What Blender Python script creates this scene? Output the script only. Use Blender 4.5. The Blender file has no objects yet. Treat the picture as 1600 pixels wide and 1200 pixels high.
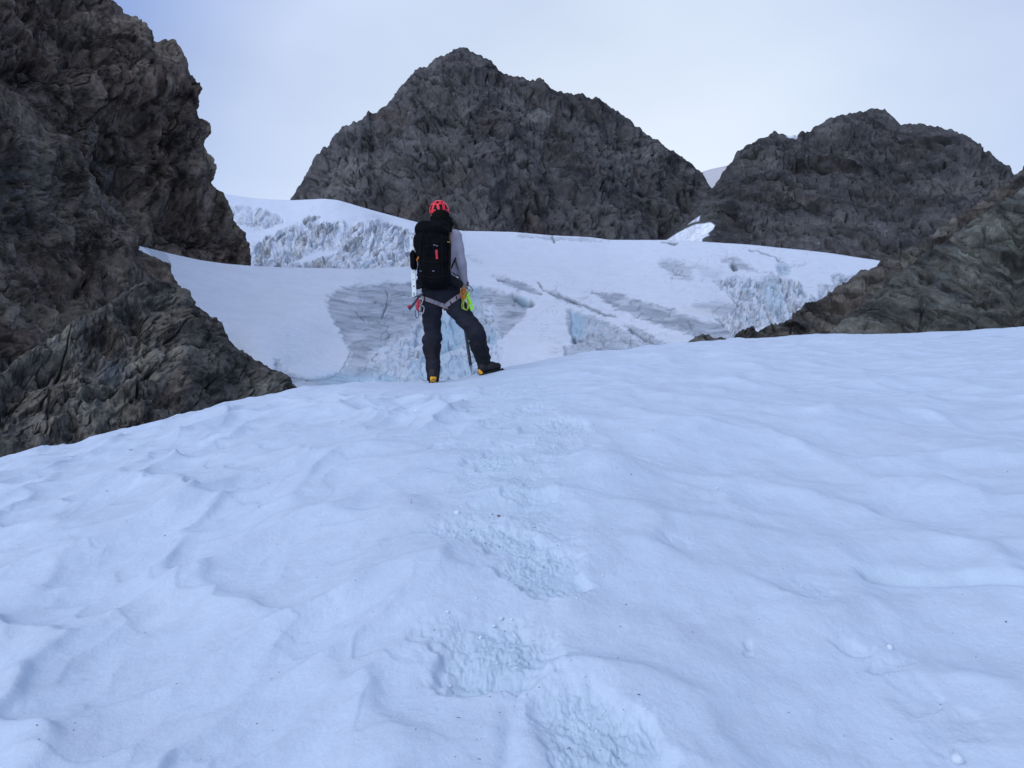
import bpy, math, random
import numpy as np
from mathutils import Vector, Matrix
R = math.radians
random.seed(7)
scene = bpy.context.scene
COL = scene.collection

# ------------------------------------------------------------------ camera, sky, sun, exposure
F = 1270.0                     # focal length in pixels of the 1600 wide photograph
PITCH = 6.0
EYE = 1.6
cam_d = bpy.data.cameras.new('camera')
cam_d.sensor_width = 36.0
cam_d.lens = F/1600*36
cam_d.clip_start = 0.05
cam_d.clip_end = 20000
cam = bpy.data.objects.new('camera', cam_d)
cam.location = (0, 0, EYE)
cam.rotation_euler = (R(90+PITCH), 0, 0)
COL.objects.link(cam)
scene.camera = cam

SUN_EL, SUN_AZ = 17.0, 9.0      # azimuth measured from +Y towards +X: low behind the main peak
world = bpy.data.worlds.new('World')
scene.world = world
world.use_nodes = True
wt = world.node_tree
wt.nodes.clear()
wo = wt.nodes.new('ShaderNodeOutputWorld')
bg = wt.nodes.new('ShaderNodeBackground'); bg.inputs[1].default_value = 0.1
sky = wt.nodes.new('ShaderNodeTexSky'); sky.sky_type = 'NISHITA'; sky.sun_disc = False
sky.sun_elevation = R(SUN_EL); sky.sun_rotation = R(SUN_AZ)
sky.altitude = 1800; sky.air_density = 1.0; sky.dust_density = 0.6; sky.ozone_density = 2.0
tc = wt.nodes.new('ShaderNodeTexCoord')
# thin high veil of cloud over the blue, brighter round the hidden sun
dot = wt.nodes.new('ShaderNodeVectorMath'); dot.operation = 'DOT_PRODUCT'
gx, gy, gz = math.sin(R(9))*math.cos(R(12)), math.cos(R(9))*math.cos(R(12)), math.sin(R(12))
dot.inputs[1].default_value = (gx, gy, gz)
wt.links.new(tc.outputs['Generated'], dot.inputs[0])
gl = wt.nodes.new('ShaderNodeValToRGB')
e = gl.color_ramp.elements
e[0].position = 0.0; e[0].color = (1.5, 2.15, 4.1, 1)
e[1].position = 1.0; e[1].color = (7.6, 8.3, 9.2, 1)
m0 = e.new(0.55); m0.color = (2.1, 3.1, 5.9, 1)
m1 = e.new(0.80); m1.color = (3.1, 4.15, 7.4, 1)
m15 = e.new(0.88); m15.color = (6.1, 7.0, 9.0, 1)
m2 = e.new(0.94); m2.color = (6.4, 7.3, 8.8, 1)
wt.links.new(dot.outputs['Value'], gl.inputs[0])
nz = wt.nodes.new('ShaderNodeTexNoise'); nz.inputs['Scale'].default_value = 2.2
nz.inputs['Detail'].default_value = 4; nz.inputs['Roughness'].default_value = 0.45
mp = wt.nodes.new('ShaderNodeMapping'); mp.inputs['Scale'].default_value = (1, 1, 2.2)
wt.links.new(tc.outputs['Generated'], mp.inputs[0]); wt.links.new(mp.outputs[0], nz.inputs['Vector'])
mr = wt.nodes.new('ShaderNodeMapRange'); mr.inputs[1].default_value = 0.3; mr.inputs[2].default_value = 0.75
mr.inputs[3].default_value = 0.62; mr.inputs[4].default_value = 0.97
wt.links.new(nz.outputs[0], mr.inputs[0])
mx = wt.nodes.new('ShaderNodeMix'); mx.data_type = 'RGBA'
wt.links.new(mr.outputs[0], mx.inputs[0])
wt.links.new(sky.outputs[0], mx.inputs[6]); wt.links.new(gl.outputs[0], mx.inputs[7])
# added lobe of bright sky, unseen behind the photographer's left, to bring out relief; deeper blue elsewhere overhead
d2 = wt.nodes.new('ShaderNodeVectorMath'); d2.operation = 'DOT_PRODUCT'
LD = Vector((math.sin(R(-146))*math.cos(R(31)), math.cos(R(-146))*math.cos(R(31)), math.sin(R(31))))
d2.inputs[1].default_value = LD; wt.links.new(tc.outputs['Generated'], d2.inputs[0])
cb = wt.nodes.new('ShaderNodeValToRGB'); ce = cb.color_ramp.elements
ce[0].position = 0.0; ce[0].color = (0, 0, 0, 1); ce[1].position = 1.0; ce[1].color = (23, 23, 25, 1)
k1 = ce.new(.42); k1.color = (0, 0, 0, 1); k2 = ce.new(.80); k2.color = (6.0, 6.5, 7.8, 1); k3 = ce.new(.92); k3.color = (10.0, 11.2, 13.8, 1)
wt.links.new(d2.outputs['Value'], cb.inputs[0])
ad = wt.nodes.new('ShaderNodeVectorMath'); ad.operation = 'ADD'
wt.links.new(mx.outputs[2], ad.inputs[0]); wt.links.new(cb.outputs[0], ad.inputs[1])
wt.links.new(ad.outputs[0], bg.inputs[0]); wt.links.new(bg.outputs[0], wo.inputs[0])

sd = bpy.data.lights.new('sun', 'SUN'); sd.energy = 2.5; sd.angle = R(0.5); sd.color = (1, .94, .86)
sun = bpy.data.objects.new('sun', sd); COL.objects.link(sun)
sv = Vector((math.sin(R(SUN_AZ))*math.cos(R(SUN_EL)), math.cos(R(SUN_AZ))*math.cos(R(SUN_EL)), math.sin(R(SUN_EL))))
sun.rotation_euler = sv.to_track_quat('Z', 'Y').to_euler(); sun.location = (0, 0, 60)
scene.view_settings.view_transform = 'Standard'
scene.view_settings.look = 'None'
scene.view_settings.exposure = 0.22
scene.view_settings.gamma = 1.0
scene.view_settings.use_curve_mapping = False
scene.render.engine = 'CYCLES'
scene.cycles.max_bounces = 6
scene.cycles.diffuse_bounces = 4
scene.cycles.use_denoising = True

# ------------------------------------------------------------------ numpy helpers
def sst(a, b, x):
    t = np.clip((x-a)/(b-a), 0, 1); return t*t*(3-2*t)
def H(ix, iy, iz=0, seed=0):
    h = (ix.astype(np.int64)*73856093) ^ (iy.astype(np.int64)*19349663) ^ (np.int64(iz)*83492791 if np.isscalar(iz) else iz.astype(np.int64)*83492791) ^ np.int64(seed*2654435761 % 2147483647)
    h = (h & 0xffffffff).astype(np.uint32)
    h ^= h >> np.uint32(16); h *= np.uint32(0x7feb352d); h ^= h >> np.uint32(15); h *= np.uint32(0x846ca68b); h ^= h >> np.uint32(16)
    return h
def Hf(h): return h.astype(np.float32)/np.float32(4294967296.0)
def H2(h):
    h = h*np.uint32(0x9E3779B1); h ^= h >> np.uint32(15); h *= np.uint32(0x85ebca6b); h ^= h >> np.uint32(13); return h
def per2(x, y, seed=0):
    xi = np.floor(x); yi = np.floor(y); fx = (x-xi).astype(np.float32); fy = (y-yi).astype(np.float32)
    ux = fx*fx*fx*(fx*(fx*6-15)+10); uy = fy*fy*fy*(fy*(fy*6-15)+10)
    def g(dx, dy):
        a = Hf(H(xi+dx, yi+dy, 0, seed))*np.float32(2*math.pi)
        return np.cos(a)*(fx-dx)+np.sin(a)*(fy-dy)
    n0 = g(0, 0)*(1-ux)+g(1, 0)*ux; n1 = g(0, 1)*(1-ux)+g(1, 1)*ux
    return (n0*(1-uy)+n1*uy)*1.4
def fbm2(x, y, o=4, seed=0, gain=.5, lac=2.03, ridged=False):
    s = 0; a = 1.; t = 0
    for k in range(o):
        n = per2(x, y, seed+k*17)
        if ridged: n = 1-2*np.abs(n)
        s = s+a*n; t += a; a *= gain; x = x*lac+3.1; y = y*lac+1.7
    return s/t
def vor2(x, y, seed=0, jit=.95):
    """F1, F2, offset to the nearest seed, and its hash"""
    xi = np.floor(x); yi = np.floor(y)
    f1 = np.full(x.shape, 9., np.float32); f2 = f1.copy()
    ox = np.zeros(x.shape, np.float32); oy = ox.copy(); hid = np.zeros(x.shape, np.uint32)
    for dx in (-1, 0, 1):
        for dy in (-1, 0, 1):
            h = H(xi+dx, yi+dy, 5, seed); h2 = H2(h)
            px = (xi+dx+.5+(Hf(h)-.5)*jit-x).astype(np.float32); py = (yi+dy+.5+(Hf(h2)-.5)*jit-y).astype(np.float32)
            d = np.sqrt(px*px+py*py)
            n = d < f1
            f2 = np.where(n, f1, np.minimum(f2, d)); f1 = np.where(n, d, f1)
            ox = np.where(n, -px, ox); oy = np.where(n, -py, oy); hid = np.where(n, h2, hid)
    return f1, f2, ox, oy, hid
def plin(x, y, seed=0):
    """faceted noise: random heights on a triangle lattice joined by flat faces, -1..1"""
    a = x+y*.57735; b = y*1.1547; xi = np.floor(a); yi = np.floor(b); fx = (a-xi).astype(np.float32); fy = (b-yi).astype(np.float32)
    v = lambda i, j: Hf(H(xi+i, yi+j, 9, seed))*2-1
    v00, v11 = v(0, 0), v(1, 1)
    return np.where(fx > fy, v00*(1-fx)+v(1, 0)*(fx-fy)+v11*fy, v00*(1-fy)+v(0, 1)*(fy-fx)+v11*fx)
def chisel(x, y, sizes, seed=0):
    h = 0
    for i, (sz, a) in enumerate(sizes):
        an = .7+i*1.9; c, s_ = math.cos(an), math.sin(an)
        X = x+sz*.12*per2(x/sz*.9, y/sz*.9, seed+i); Y = y+sz*.12*per2(x/sz*.9+5, y/sz*.9, seed+i+9)
        h = h+a*sz*.5*plin((X*c+Y*s_)/sz, (-X*s_+Y*c)/sz/1.25, seed+i*5)
    return h
def vors(x, y, seed=0, k=9., jit=.9):
    xi = np.floor(x); yi = np.floor(y); s = np.zeros(x.shape, np.float32)
    for dx in (-1, 0, 1):
        for dy in (-1, 0, 1):
            h = H(xi+dx, yi+dy, 5, seed); px = xi+dx+.5+(Hf(h)-.5)*jit-x; py = yi+dy+.5+(Hf(H2(h))-.5)*jit-y
            s += np.exp(-k*(px*px+py*py+.25*Hf(H2(H2(h)))))
    return -np.log(s+1e-9)/k
def scallop(x, y, seed=0, k=26., jit=.7, tilt=.4):
    """sun cups: soft bowls that rise along +x and drop off at a crisp lip"""
    xi = np.floor(x); yi = np.floor(y); s = np.zeros(x.shape); t = np.zeros(x.shape)
    for dx in (-1, 0, 1):
        for dy in (-1, 0, 1):
            h = H(xi+dx, yi+dy, 5, seed); px = xi+dx+.5+(Hf(h)-.5)*jit-x; py = yi+dy+.5+(Hf(H2(h))-.5)*jit-y
            w = np.exp(-k*(px*px+py*py)); s += w; t += w*(-px)
    return -np.log(s+1e-12)/k+tilt*t/(s+1e-12)
def facet(x, y, seed=0, tilt=1.):
    """broken rock: every cell is a plane with its own tilt and height; also returns crack distance"""
    f1, f2, ox, oy, h = vor2(x, y, seed)
    a = Hf(h)*6.2832; h3 = H2(h); r = Hf(h3); t = Hf(H2(h3))
    return (np.cos(a)*ox+np.sin(a)*oy)*tilt*(.3+t)+(r-.5)*.8, f2-f1, r
def poly_sd(x, y, P):
    """signed distance to a polygon, negative inside"""
    d = np.full(x.shape, 1e9, np.float32); ins = np.zeros(x.shape, bool)
    n = len(P)
    for i in range(n):
        ax, ay = P[i]; bx, by = P[(i+1) % n]
        ex, ey = bx-ax, by-ay; L = ex*ex+ey*ey+1e-9
        t = np.clip(((x-ax)*ex+(y-ay)*ey)/L, 0, 1)
        d = np.minimum(d, (x-ax-ex*t)**2+(y-ay-ey*t)**2)
        c = ((ay > y) != (by > y)) & (x < ex*(y-ay)/(ey if abs(ey) > 1e-9 else 1e-9)+ax)
        ins ^= c
    d = np.sqrt(d); return np.where(ins, -d, d)
def seg_d(x, y, pts):
    d = np.full(x.shape, 1e9, np.float32)
    for (ax, ay), (bx, by) in zip(pts[:-1], pts[1:]):
        ex, ey = bx-ax, by-ay
        t = np.clip(((x-ax)*ex+(y-ay)*ey)/(ex*ex+ey*ey+1e-9), 0, 1)
        d = np.minimum(d, (x-ax-ex*t)**2+(y-ay-ey*t)**2)
    return np.sqrt(d)
CP, SP = math.cos(R(PITCH)), math.sin(R(PITCH))
def ray(u, v):
    a = (np.asarray(u, float)-800)/F; b = (600-np.asarray(v, float))/F
    return a, CP-b*SP, SP+b*CP
def at(u, v, Y):
    """point seen at photo pixel (u, v) standing Y metres in front of the camera"""
    dx, dy, dz = ray(u, v); k = Y/dy
    return dx*k, dy*k, EYE+dz*k

def mesh_from(name, V, Fq, smooth=True, col=None, mat=None, parent=None):
    me = bpy.data.meshes.new(name)
    V = np.ascontiguousarray(V, np.float32)
    me.vertices.add(len(V)); me.vertices.foreach_set('co', V.ravel())
    Fq = np.ascontiguousarray(Fq, np.int32); n, k = Fq.shape
    me.loops.add(n*k); me.loops.foreach_set('vertex_index', Fq.ravel())
    me.polygons.add(n); me.polygons.foreach_set('loop_start', np.arange(0, n*k, k, dtype=np.int32))
    me.polygons.foreach_set('loop_total', np.full(n, k, np.int32))
    me.polygons.foreach_set('use_smooth', np.full(n, smooth, bool))
    me.update(calc_edges=True); me.validate()
    if col is not None:
        at_ = me.color_attributes.new('Col', 'FLOAT_COLOR', 'POINT')
        c = np.ones((len(V), 4), np.float32); c[:, :3] = col
        at_.data.foreach_set('color', c.ravel())
    o = bpy.data.objects.new(name, me); COL.objects.link(o)
    if mat: me.materials.append(mat)
    if parent: o.parent = parent
    return o
def grid_faces(nr, nc, flip=False):
    i = np.arange(nr*nc, dtype=np.int32).reshape(nr, nc)
    a, b, c, d = i[:-1, :-1], i[:-1, 1:], i[1:, 1:], i[1:, :-1]
    q = np.stack([a, b, c, d] if not flip else [d, c, b, a], -1)
    return q.reshape(-1, 4)
def grid_normals(P):
    du = np.gradient(P, axis=1); dv = np.gradient(P, axis=0)
    n = np.cross(du, dv); return n/(np.linalg.norm(n, axis=2, keepdims=True)+1e-9)
def blur(A, k):
    """cheap separable box blur of a 2-D array (twice)"""
    for _ in range(2):
        for ax in (0, 1):
            n = A.shape[ax]; kk = min(k, n//2-1)
            pad = [(0, 0)]*A.ndim; pad[ax] = (kk+1, kk)
            c = np.cumsum(np.pad(A, pad, mode='edge'), axis=ax)
            sl1 = [slice(None)]*A.ndim; sl0 = [slice(None)]*A.ndim
            sl1[ax] = slice(2*kk+1, None); sl0[ax] = slice(0, n)
            A = (c[tuple(sl1)]-c[tuple(sl0)])/(2*kk+1)
    return A
def tag(o, label=None, cat=None, group=None, kind=None):
    if label: o['label'] = label
    if cat: o['category'] = cat
    if group: o['group'] = group
    if kind: o['kind'] = kind
    return o

# ------------------------------------------------------------------ materials
def mat_new(name):
    m = bpy.data.materials.new(name); m.use_nodes = True
    nt = m.node_tree; return m, nt, nt.nodes['Principled BSDF']
def attr_col(nt):
    a = nt.nodes.new('ShaderNodeVertexColor'); a.layer_name = 'Col'; return a.outputs['Color']
def noise_node(nt, scale, detail=6, rough=.6, coord=None, stretch=None):
    t = nt.nodes.new('ShaderNodeTexCoord'); n = nt.nodes.new('ShaderNodeTexNoise')
    n.inputs['Scale'].default_value = scale; n.inputs['Detail'].default_value = detail; n.inputs['Roughness'].default_value = rough
    if stretch:
        mp = nt.nodes.new('ShaderNodeMapping'); mp.inputs['Scale'].default_value = stretch[0]; mp.inputs['Rotation'].default_value = stretch[1]
        nt.links.new(t.outputs['Object'], mp.inputs[0]); nt.links.new(mp.outputs[0], n.inputs['Vector'])
    else: nt.links.new(t.outputs['Object'], n.inputs['Vector'])
    return n.outputs[0]
def bump(nt, h, dist, strength=1., normal=None):
    b = nt.nodes.new('ShaderNodeBump'); b.inputs['Distance'].default_value = dist; b.inputs['Strength'].default_value = strength
    nt.links.new(h, b.inputs['Height'])
    if normal: nt.links.new(normal, b.inputs['Normal'])
    return b.outputs[0]
def vary(nt, c, fac, lo, hi):
    """multiply a colour by a value that runs lo..hi with fac"""
    r = nt.nodes.new('ShaderNodeMapRange'); r.inputs[1].default_value = .3; r.inputs[2].default_value = .7
    r.inputs[3].default_value = lo; r.inputs[4].default_value = hi
    nt.links.new(fac, r.inputs[0])
    v = nt.nodes.new('ShaderNodeVectorMath'); v.operation = 'SCALE'
    nt.links.new(c, v.inputs[0]); nt.links.new(r.outputs[0], v.inputs['Scale'])
    return v.outputs[0]

def snow_mat(name, px, fine):
    m, nt, p = mat_new(name)
    c = attr_col(nt)
    n1 = noise_node(nt, fine, 8, .72)
    c = vary(nt, c, noise_node(nt, fine*.22, 6, .65), .945, 1.035); c = vary(nt, c, noise_node(nt, fine*2.2, 3, .7), .965, 1.03)
    nt.links.new(c, p.inputs['Base Color'])
    p.inputs['Roughness'].default_value = .55
    p.inputs['Specular IOR Level'].default_value = .25
    nt.links.new(bump(nt, n1, px, .55), p.inputs['Normal'])
    return m
M_SNOW = snow_mat('near_snow', .009, 42)
M_GLAC = snow_mat('glacier_snow', .18, 2.2)
def rock_mat(name, s):
    """s = size in metres of one photo pixel at the rock's distance"""
    m, nt, p = mat_new(name)
    c = attr_col(nt)
    n1 = noise_node(nt, .9/(s*6), 8, .7)
    n2 = noise_node(nt, .9/(s*30), 6, .65)
    c = vary(nt, c, n1, .72, 1.3); c = vary(nt, c, n2, .8, 1.22)
    nt.links.new(c, p.inputs['Base Color'])
    p.inputs['Roughness'].default_value = .8; p.inputs['Specular IOR Level'].default_value = .3
    v = nt.nodes.new('ShaderNodeTexVoronoi'); v.feature = 'DISTANCE_TO_EDGE'; v.inputs['Scale'].default_value = 1/(s*13)
    t = nt.nodes.new('ShaderNodeTexCoord')
    nn = nt.nodes.new('ShaderNodeTexNoise'); nn.inputs['Scale'].default_value = 1/(s*14); nn.inputs['Detail'].default_value = 4
    ad = nt.nodes.new('ShaderNodeVectorMath'); ad.operation = 'MULTIPLY_ADD'
    nt.links.new(t.outputs['Object'], nn.inputs['Vector'])
    nt.links.new(nn.outputs['Color'], ad.inputs[0]); ad.inputs[1].default_value = (s*16,)*3; nt.links.new(t.outputs['Object'], ad.inputs[2])
    nt.links.new(ad.outputs[0], v.inputs['Vector'])
    rr = nt.nodes.new('ShaderNodeMapRange'); rr.inputs[2].default_value = .07
    nt.links.new(v.outputs['Distance'], rr.inputs[0])
    b1 = bump(nt, rr.outputs[0], s*1.0, .5)
    b2 = bump(nt, n1, s*3.5, .55, b1)
    nt.links.new(b2, p.inputs['Normal'])
    return m

# ------------------------------------------------------------------ near snow slope
CREST = [(-700, 905), (-400, 830), (-200, 776), (0, 723), (50, 709), (125, 695), (150, 684), (200, 673.5), (237, 663), (281, 652), (337, 636),
         (375, 630), (422, 619), (456, 610), (500, 604), (560, 598), (620, 596), (680, 595), (715, 592), (751, 582), (786, 574), (840, 566), (880, 557),
         (925, 549), (975, 547), (1010, 543), (1050, 538), (1100, 534), (1150, 529), (1200, 530), (1237, 526), (1275, 523), (1312, 524),
         (1400, 523), (1476, 520), (1600, 513), (1800, 508), (2100, 500), (2600, 500)]
CREST_R = [(-700, 9.5), (0, 9.2), (450, 9.2), (640, 8.6), (800, 8.9), (1000, 10.5), (1300, 13.5), (1600, 15), (2600, 15)]
_cu = np.array([c[0] for c in CREST]); _cv = np.array([c[1] for c in CREST])
_d = ray(_cu, _cv); _az = np.arctan2(_d[0], _d[1]); _el = _d[2]/np.hypot(_d[0], _d[1])
_ru = np.array([c[0] for c in CREST_R]); _rr = np.array([c[1] for c in CREST_R]); _raz = np.arctan2((_ru-800)/F, CP)
def smooth_interp(x, xp, fp, w):
    s = 0
    for k in (-1, -.5, 0, .5, 1): s = s+np.interp(x+k*w, xp, fp)
    return s/5
def crest_s(a): return smooth_interp(a, np.r_[-math.pi, _az, math.pi], np.r_[_el[0]-.3, _el, _el[-1]-.3], .006)
def crest_R(a): return smooth_interp(a, np.r_[-math.pi, _raz, math.pi], np.r_[9., _rr, 12.], .03)
_ag = np.linspace(-math.pi, math.pi, 7200)
def _smooth(y, k):
    for _ in range(3): y = np.convolve(np.pad(y, k, mode='edge'), np.ones(2*k+1)/(2*k+1), 'valid')
    return y
_sw = _smooth(crest_s(_ag), 70); _sf = _smooth(crest_s(_ag), 4); _Rw = _smooth(crest_R(_ag), 60)
def crest_R(a): return np.interp(a, _ag, _Rw)
def base_z(x, y):
    """height of the undetailed slope at (x, y); camera foot is z=0"""
    r = np.hypot(x, y); a = np.arctan2(x, y); Rc = crest_R(a)
    k = sst(.45, .97, r/Rc)
    s = np.interp(a, _ag, _sw)*(1-k)+np.interp(a, _ag, _sf)*k
    q = 1-r/Rc
    back = np.where(q < 0, 1.35, 1.)
    return EYE+s*r-EYE*q*q*back
def on_slope(u, v):
    """world (x, y) where the ray through photo pixel (u, v) meets the undetailed slope"""
    d = ray(u, v); hx = math.hypot(d[0], d[1]); rr = np.linspace(.5, 12, 3000)
    X = rr*d[0]/hx; Y = rr*d[1]/hx
    k = np.argmax(base_z(X, Y) > EYE+rr*d[2]/hx)
    k = k if k > 0 else int(np.argmin(np.abs(base_z(X, Y)-EYE-rr*d[2]/hx)))
    return float(X[k]), float(Y[k])
# trodden steps: pixel, half width, half length (metres), depth, turn
STEPS = [(775, 1012, .20, .17, .13, 0), (690, 985, .11, .07, .03, 0), (955, 1170, .15, .20, .09, .6), (905, 1110, .10, .14, .06, .6),
         (850, 893, .15, .20, .09, .35), (800, 845, .11, .16, .07, .5), (738, 826, .15, .13, .06, 0), (830, 772, .12, .12, .05, 0),
         (775, 722, .16, .17, .06, .2), (868, 668, .2, .25, .06, 0), (800, 650, .3, .3, .035, 0), (720, 690, .16, .2, .03, 0), (840, 700, .3, .3, .04, 0),
         (775, 790, .16, .14, .04, 0), (790, 745, .25, .2, .03, 0), (760, 612, .5, .3, .03, 0), (1395, 1050, .09, .05, .02, .2), (1330, 1018, .06, .04, .03, 0),
         (1262, 936, .12, .1, .02, .4), (1175, 815, .1, .1, .015, 0), (1060, 853, .06, .05, .012, 0), (1130, 770, .2, .12, .012, 0), (980, 720, .18, .12, .03, 0),
         (1420, 1090, .08, .05, .016, .5), (1480, 1150, .12, .08, .018, .5), (1175, 1022, .03, .03, .02, 0), (560, 860, .13, .09, .012, .2), (480, 965, .16, .07, .012, .1)]
STEPS_W = [on_slope(s[0], s[1])+s[2:] for s in STEPS]
MOUNDS = [(940, 738, .28, .30, .075), (630, 790, .14, .12, .04), (1180, 880, .8, .8, .05), (1460, 770, .25, .2, .05), (1180, 640, 1.3, .8, .05), (620, 900, .35, .5, .02)]
MOUNDS_W = [on_slope(m[0], m[1])+m[2:] for m in MOUNDS]
GROOVE = [on_slope(u, v) for u, v in [(1360, 909), (1430, 911), (1520, 915), (1640, 922), (1800, 930)]]
GROOVE2 = [on_slope(u, v) for u, v in [(1520, 768), (1480, 745), (1440, 760), (1380, 800)]]
FLUTE = [[on_slope(u, v) for u, v in l] for l in ([(812, 1083), (800, 1140), (795, 1215)], [(835, 1080), (850, 1130), (868, 1215)], [(792, 1095), (786, 1215)])]
def snow_detail(x, y):
    """height offset, rough mask, dirt mask of the near snow (x, y arrays)"""
    r = np.hypot(x, y); sh = x.shape
    left = sst(.15, -.75, x+.10*per2(x*1.2, y*1.2, 3)-.03*y)
    # sun cups: sharp crested bowls drawn out up the slope to the right
    wx = x+.15*per2(x*1.3, y*1.3, 11)+.06*per2(x*4, y*4, 12); wy = y+.15*per2(x*1.3+9, y*1.3, 13)+.06*per2(x*4+5, y*4, 14)
    ca, sa = math.cos(R(52)), math.sin(R(52))
    p = (wx*ca+wy*sa)/.56; q = (-wx*sa+wy*ca)/.29
    cup = scallop(p, q, 21, 15., .8, .24)
    cupb = scallop(p*1.9+3, q*1.8, 33, 22., .85, .22)
    amp = (.062+.02*per2(x*.5, y*.5, 4))*left
    z = amp*(.75+.5*per2(x*.9, y*.7, 36))*((cup-.25)*2.5+.55*(cupb-.25))
    # calmer scalloping on the right
    rgt = 1-left
    c2 = scallop(wx/.85+wy/1.7+4, wy/.5-wx/3., 41, 14., .9, .3); c3 = vors(wx/.30, wy/.24+2, 43, 9.)
    z = z+rgt*(.062*(c2-.25)+.034*(c3-.25)*sst(.9, 2.5, r))
    z = z+.04*per2(x*.55, y*.55, 5)*sst(1.5, 3, r)+.012*per2(x*1.7, y*1.7, 6)
    # fine wind crust
    z = z+.0045*fbm2(x*9, y*9, 4, 8, gain=.6)+.004*vors(x/.09, y/.075, 45, 9.)
    z = z+.006*sst(5, 9, r)*fbm2(x*3, y*7, 3, 9)
    # trail band: broken, trampled snow
    tpx = np.interp(y, [2, 2.6, 3.6, 5, 7, 8.5], [.28, .0, .08, .0, .05, -.1])
    band = np.exp(-((x-tpx+.06*per2(x*3, y*2.5, 57))/(.20+.03*y))**2)*sst(2.4, 3.4, y)*sst(9.8, 8.0, y)
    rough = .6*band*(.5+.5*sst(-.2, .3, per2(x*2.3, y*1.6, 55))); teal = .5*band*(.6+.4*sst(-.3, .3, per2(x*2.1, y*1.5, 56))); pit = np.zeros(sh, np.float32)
    jx = .05*per2(x*7, y*7, 51)+.02*per2(x*22, y*22, 52); jy = .05*per2(x*7+4, y*7, 53)+.02*per2(x*22, y*22+7, 54)
    for (sx, sy, a, b, dep, rot) in STEPS_W:
        c, s_ = math.cos(rot), math.sin(rot)
        X = ((x+jx-sx)*c+(y+jy-sy)*s_)/a; Y = (-(x+jx-sx)*s_+(y+jy-sy)*c)/b
        d = np.sqrt(X*X+Y*Y)
        # near lip sharp, far wall crumbling
        m = sst(1.25, .55, d)*np.where(Y < 0, 1, 1)
        dd = sst(1.1, .8, d+.0*Y)
        pit = np.maximum(pit, dep*(.45*m+.55*dd*sst(1.1, -.3, Y)))
        k = min(1, dep/.08)
        rough = np.maximum(rough, sst(1.45, .55, d)*k)
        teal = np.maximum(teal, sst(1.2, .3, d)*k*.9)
    z = z-pit*.42
    for (sx, sy, a, b, hgt) in MOUNDS_W:
        d2 = ((x-sx)/a)**2+((y-sy)/b)**2
        z = z+hgt*np.exp(-d2*1.3)
    g = seg_d(x, y+.03*per2(x*4, y*4, 61), GROOVE); z = z-.035*np.exp(-(g/.035)**2)
    g2 = seg_d(x+.03*per2(x*5, y*5, 62), y, GROOVE2); z = z-.02*np.exp(-(g2/.05)**2)
    for l in FLUTE:
        g3 = seg_d(x, y, l); z = z-.008*np.exp(-(g3/.022)**2)
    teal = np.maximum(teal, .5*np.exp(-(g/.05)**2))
    # crumbs in the steps
    k1 = vor2(x/.036+.3*per2(x*14, y*14, 72), y/.036, 71)[0]; k2 = vor2(x/.019+.5*per2(x*20, y*20, 1), y/.019, 73); k3 = vor2(x/.07, y/.07, 75)
    crumb = .026*fbm2(x*17, y*17, 4, 78, gain=.72)+.010*(.6-k2[0])*sst(-.3, .5, per2(x*9, y*9, 79))+.010*(Hf(k3[4])-.5)+.005*(.6-k1)
    br = sst(-.35, .3, per2(x*5, y*5, 77)+.35)
    z = z+rough*crumb*.8*br
    dirt = np.clip(rough*.7, 0, 1)*sst(.15, .6, fbm2(x*6, y*6, 3, 81))
    dirt = dirt+.35*sst(.1, .5, fbm2(x*1.4, y*2.5, 4, 83))
    return z, rough, teal, dirt
FOOT_FLAT = []   # (x, y, radius) where boots stand: the snow is trodden level there
def snow_z(x, y):
    x = np.atleast_1d(np.asarray(x, float)); y = np.atleast_1d(np.asarray(y, float))
    zb = base_z(x, y); z, ro, te, di = snow_detail(x, y)
    damp = np.ones(x.shape)
    # the standing place of the climber: gentler ground
    d = np.hypot((x+.55)/1.1, (y-8.1)/1.5); damp = .35+.65*sst(.6, 1.5, d)
    r = np.hypot(x, y)
    damp = damp*np.interp(r/crest_R(np.arctan2(x, y)), [0, .75, 1, 1.3], [1, 1, .55, .8])
    return zb+z*damp, ro, te, di
def build_near_snow():
    az = np.r_[np.linspace(-math.pi, -R(46), 60)[:-1], np.linspace(-R(46), -R(34), 60)[:-1], np.linspace(-R(34), R(34), 1120), np.linspace(R(34), R(46), 60)[1:], np.linspace(R(46), math.pi, 60)[1:]]
    rr = np.r_[np.linspace(.05, 1.5, 30)[:-1], 1.5*np.exp(np.linspace(0, math.log(17/1.5), 1150)), np.linspace(17.2, 46, 60)]
    A, RR = np.meshgrid(az, rr)
    x = RR*np.sin(A); y = RR*np.cos(A)
    z, ro, te, di = snow_z(x.ravel(), y.ravel())
    z = z.reshape(x.shape)
    P = np.stack([x, y, z], -1).reshape(-1, 3)
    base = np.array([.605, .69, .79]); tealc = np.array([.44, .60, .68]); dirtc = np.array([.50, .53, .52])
    te = te[:, None]; di = np.clip(di, 0, 1)[:, None]
    xf = x.ravel(); yf = y.ravel()
    spk = (vor2(xf/.05, yf/.05, 91)[0] < .07) & (Hf(vor2(xf/.05, yf/.05, 91)[4]) > .6)
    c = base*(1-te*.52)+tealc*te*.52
    c = c*(1-di*.38)+dirtc*di*.38
    c = np.where(spk[:, None] & (di > .5), c*.6, c)
    # strips of old granular snow running across the right half
    st = sst(.28, .6, fbm2(xf*.8, yf*2.6, 4, 95))*sst(-.2, 1.2, xf)*sst(4.5, 7, yf)
    c = c*(1-.16*st[:, None])
    o = mesh_from('snow_slope', P, grid_faces(*x.shape, flip=True), True, c, M_SNOW)
    tag(o, 'sun-cupped blue-white snow slope in the foreground with a trodden trail', 'snow', kind='structure')
    return o

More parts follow.
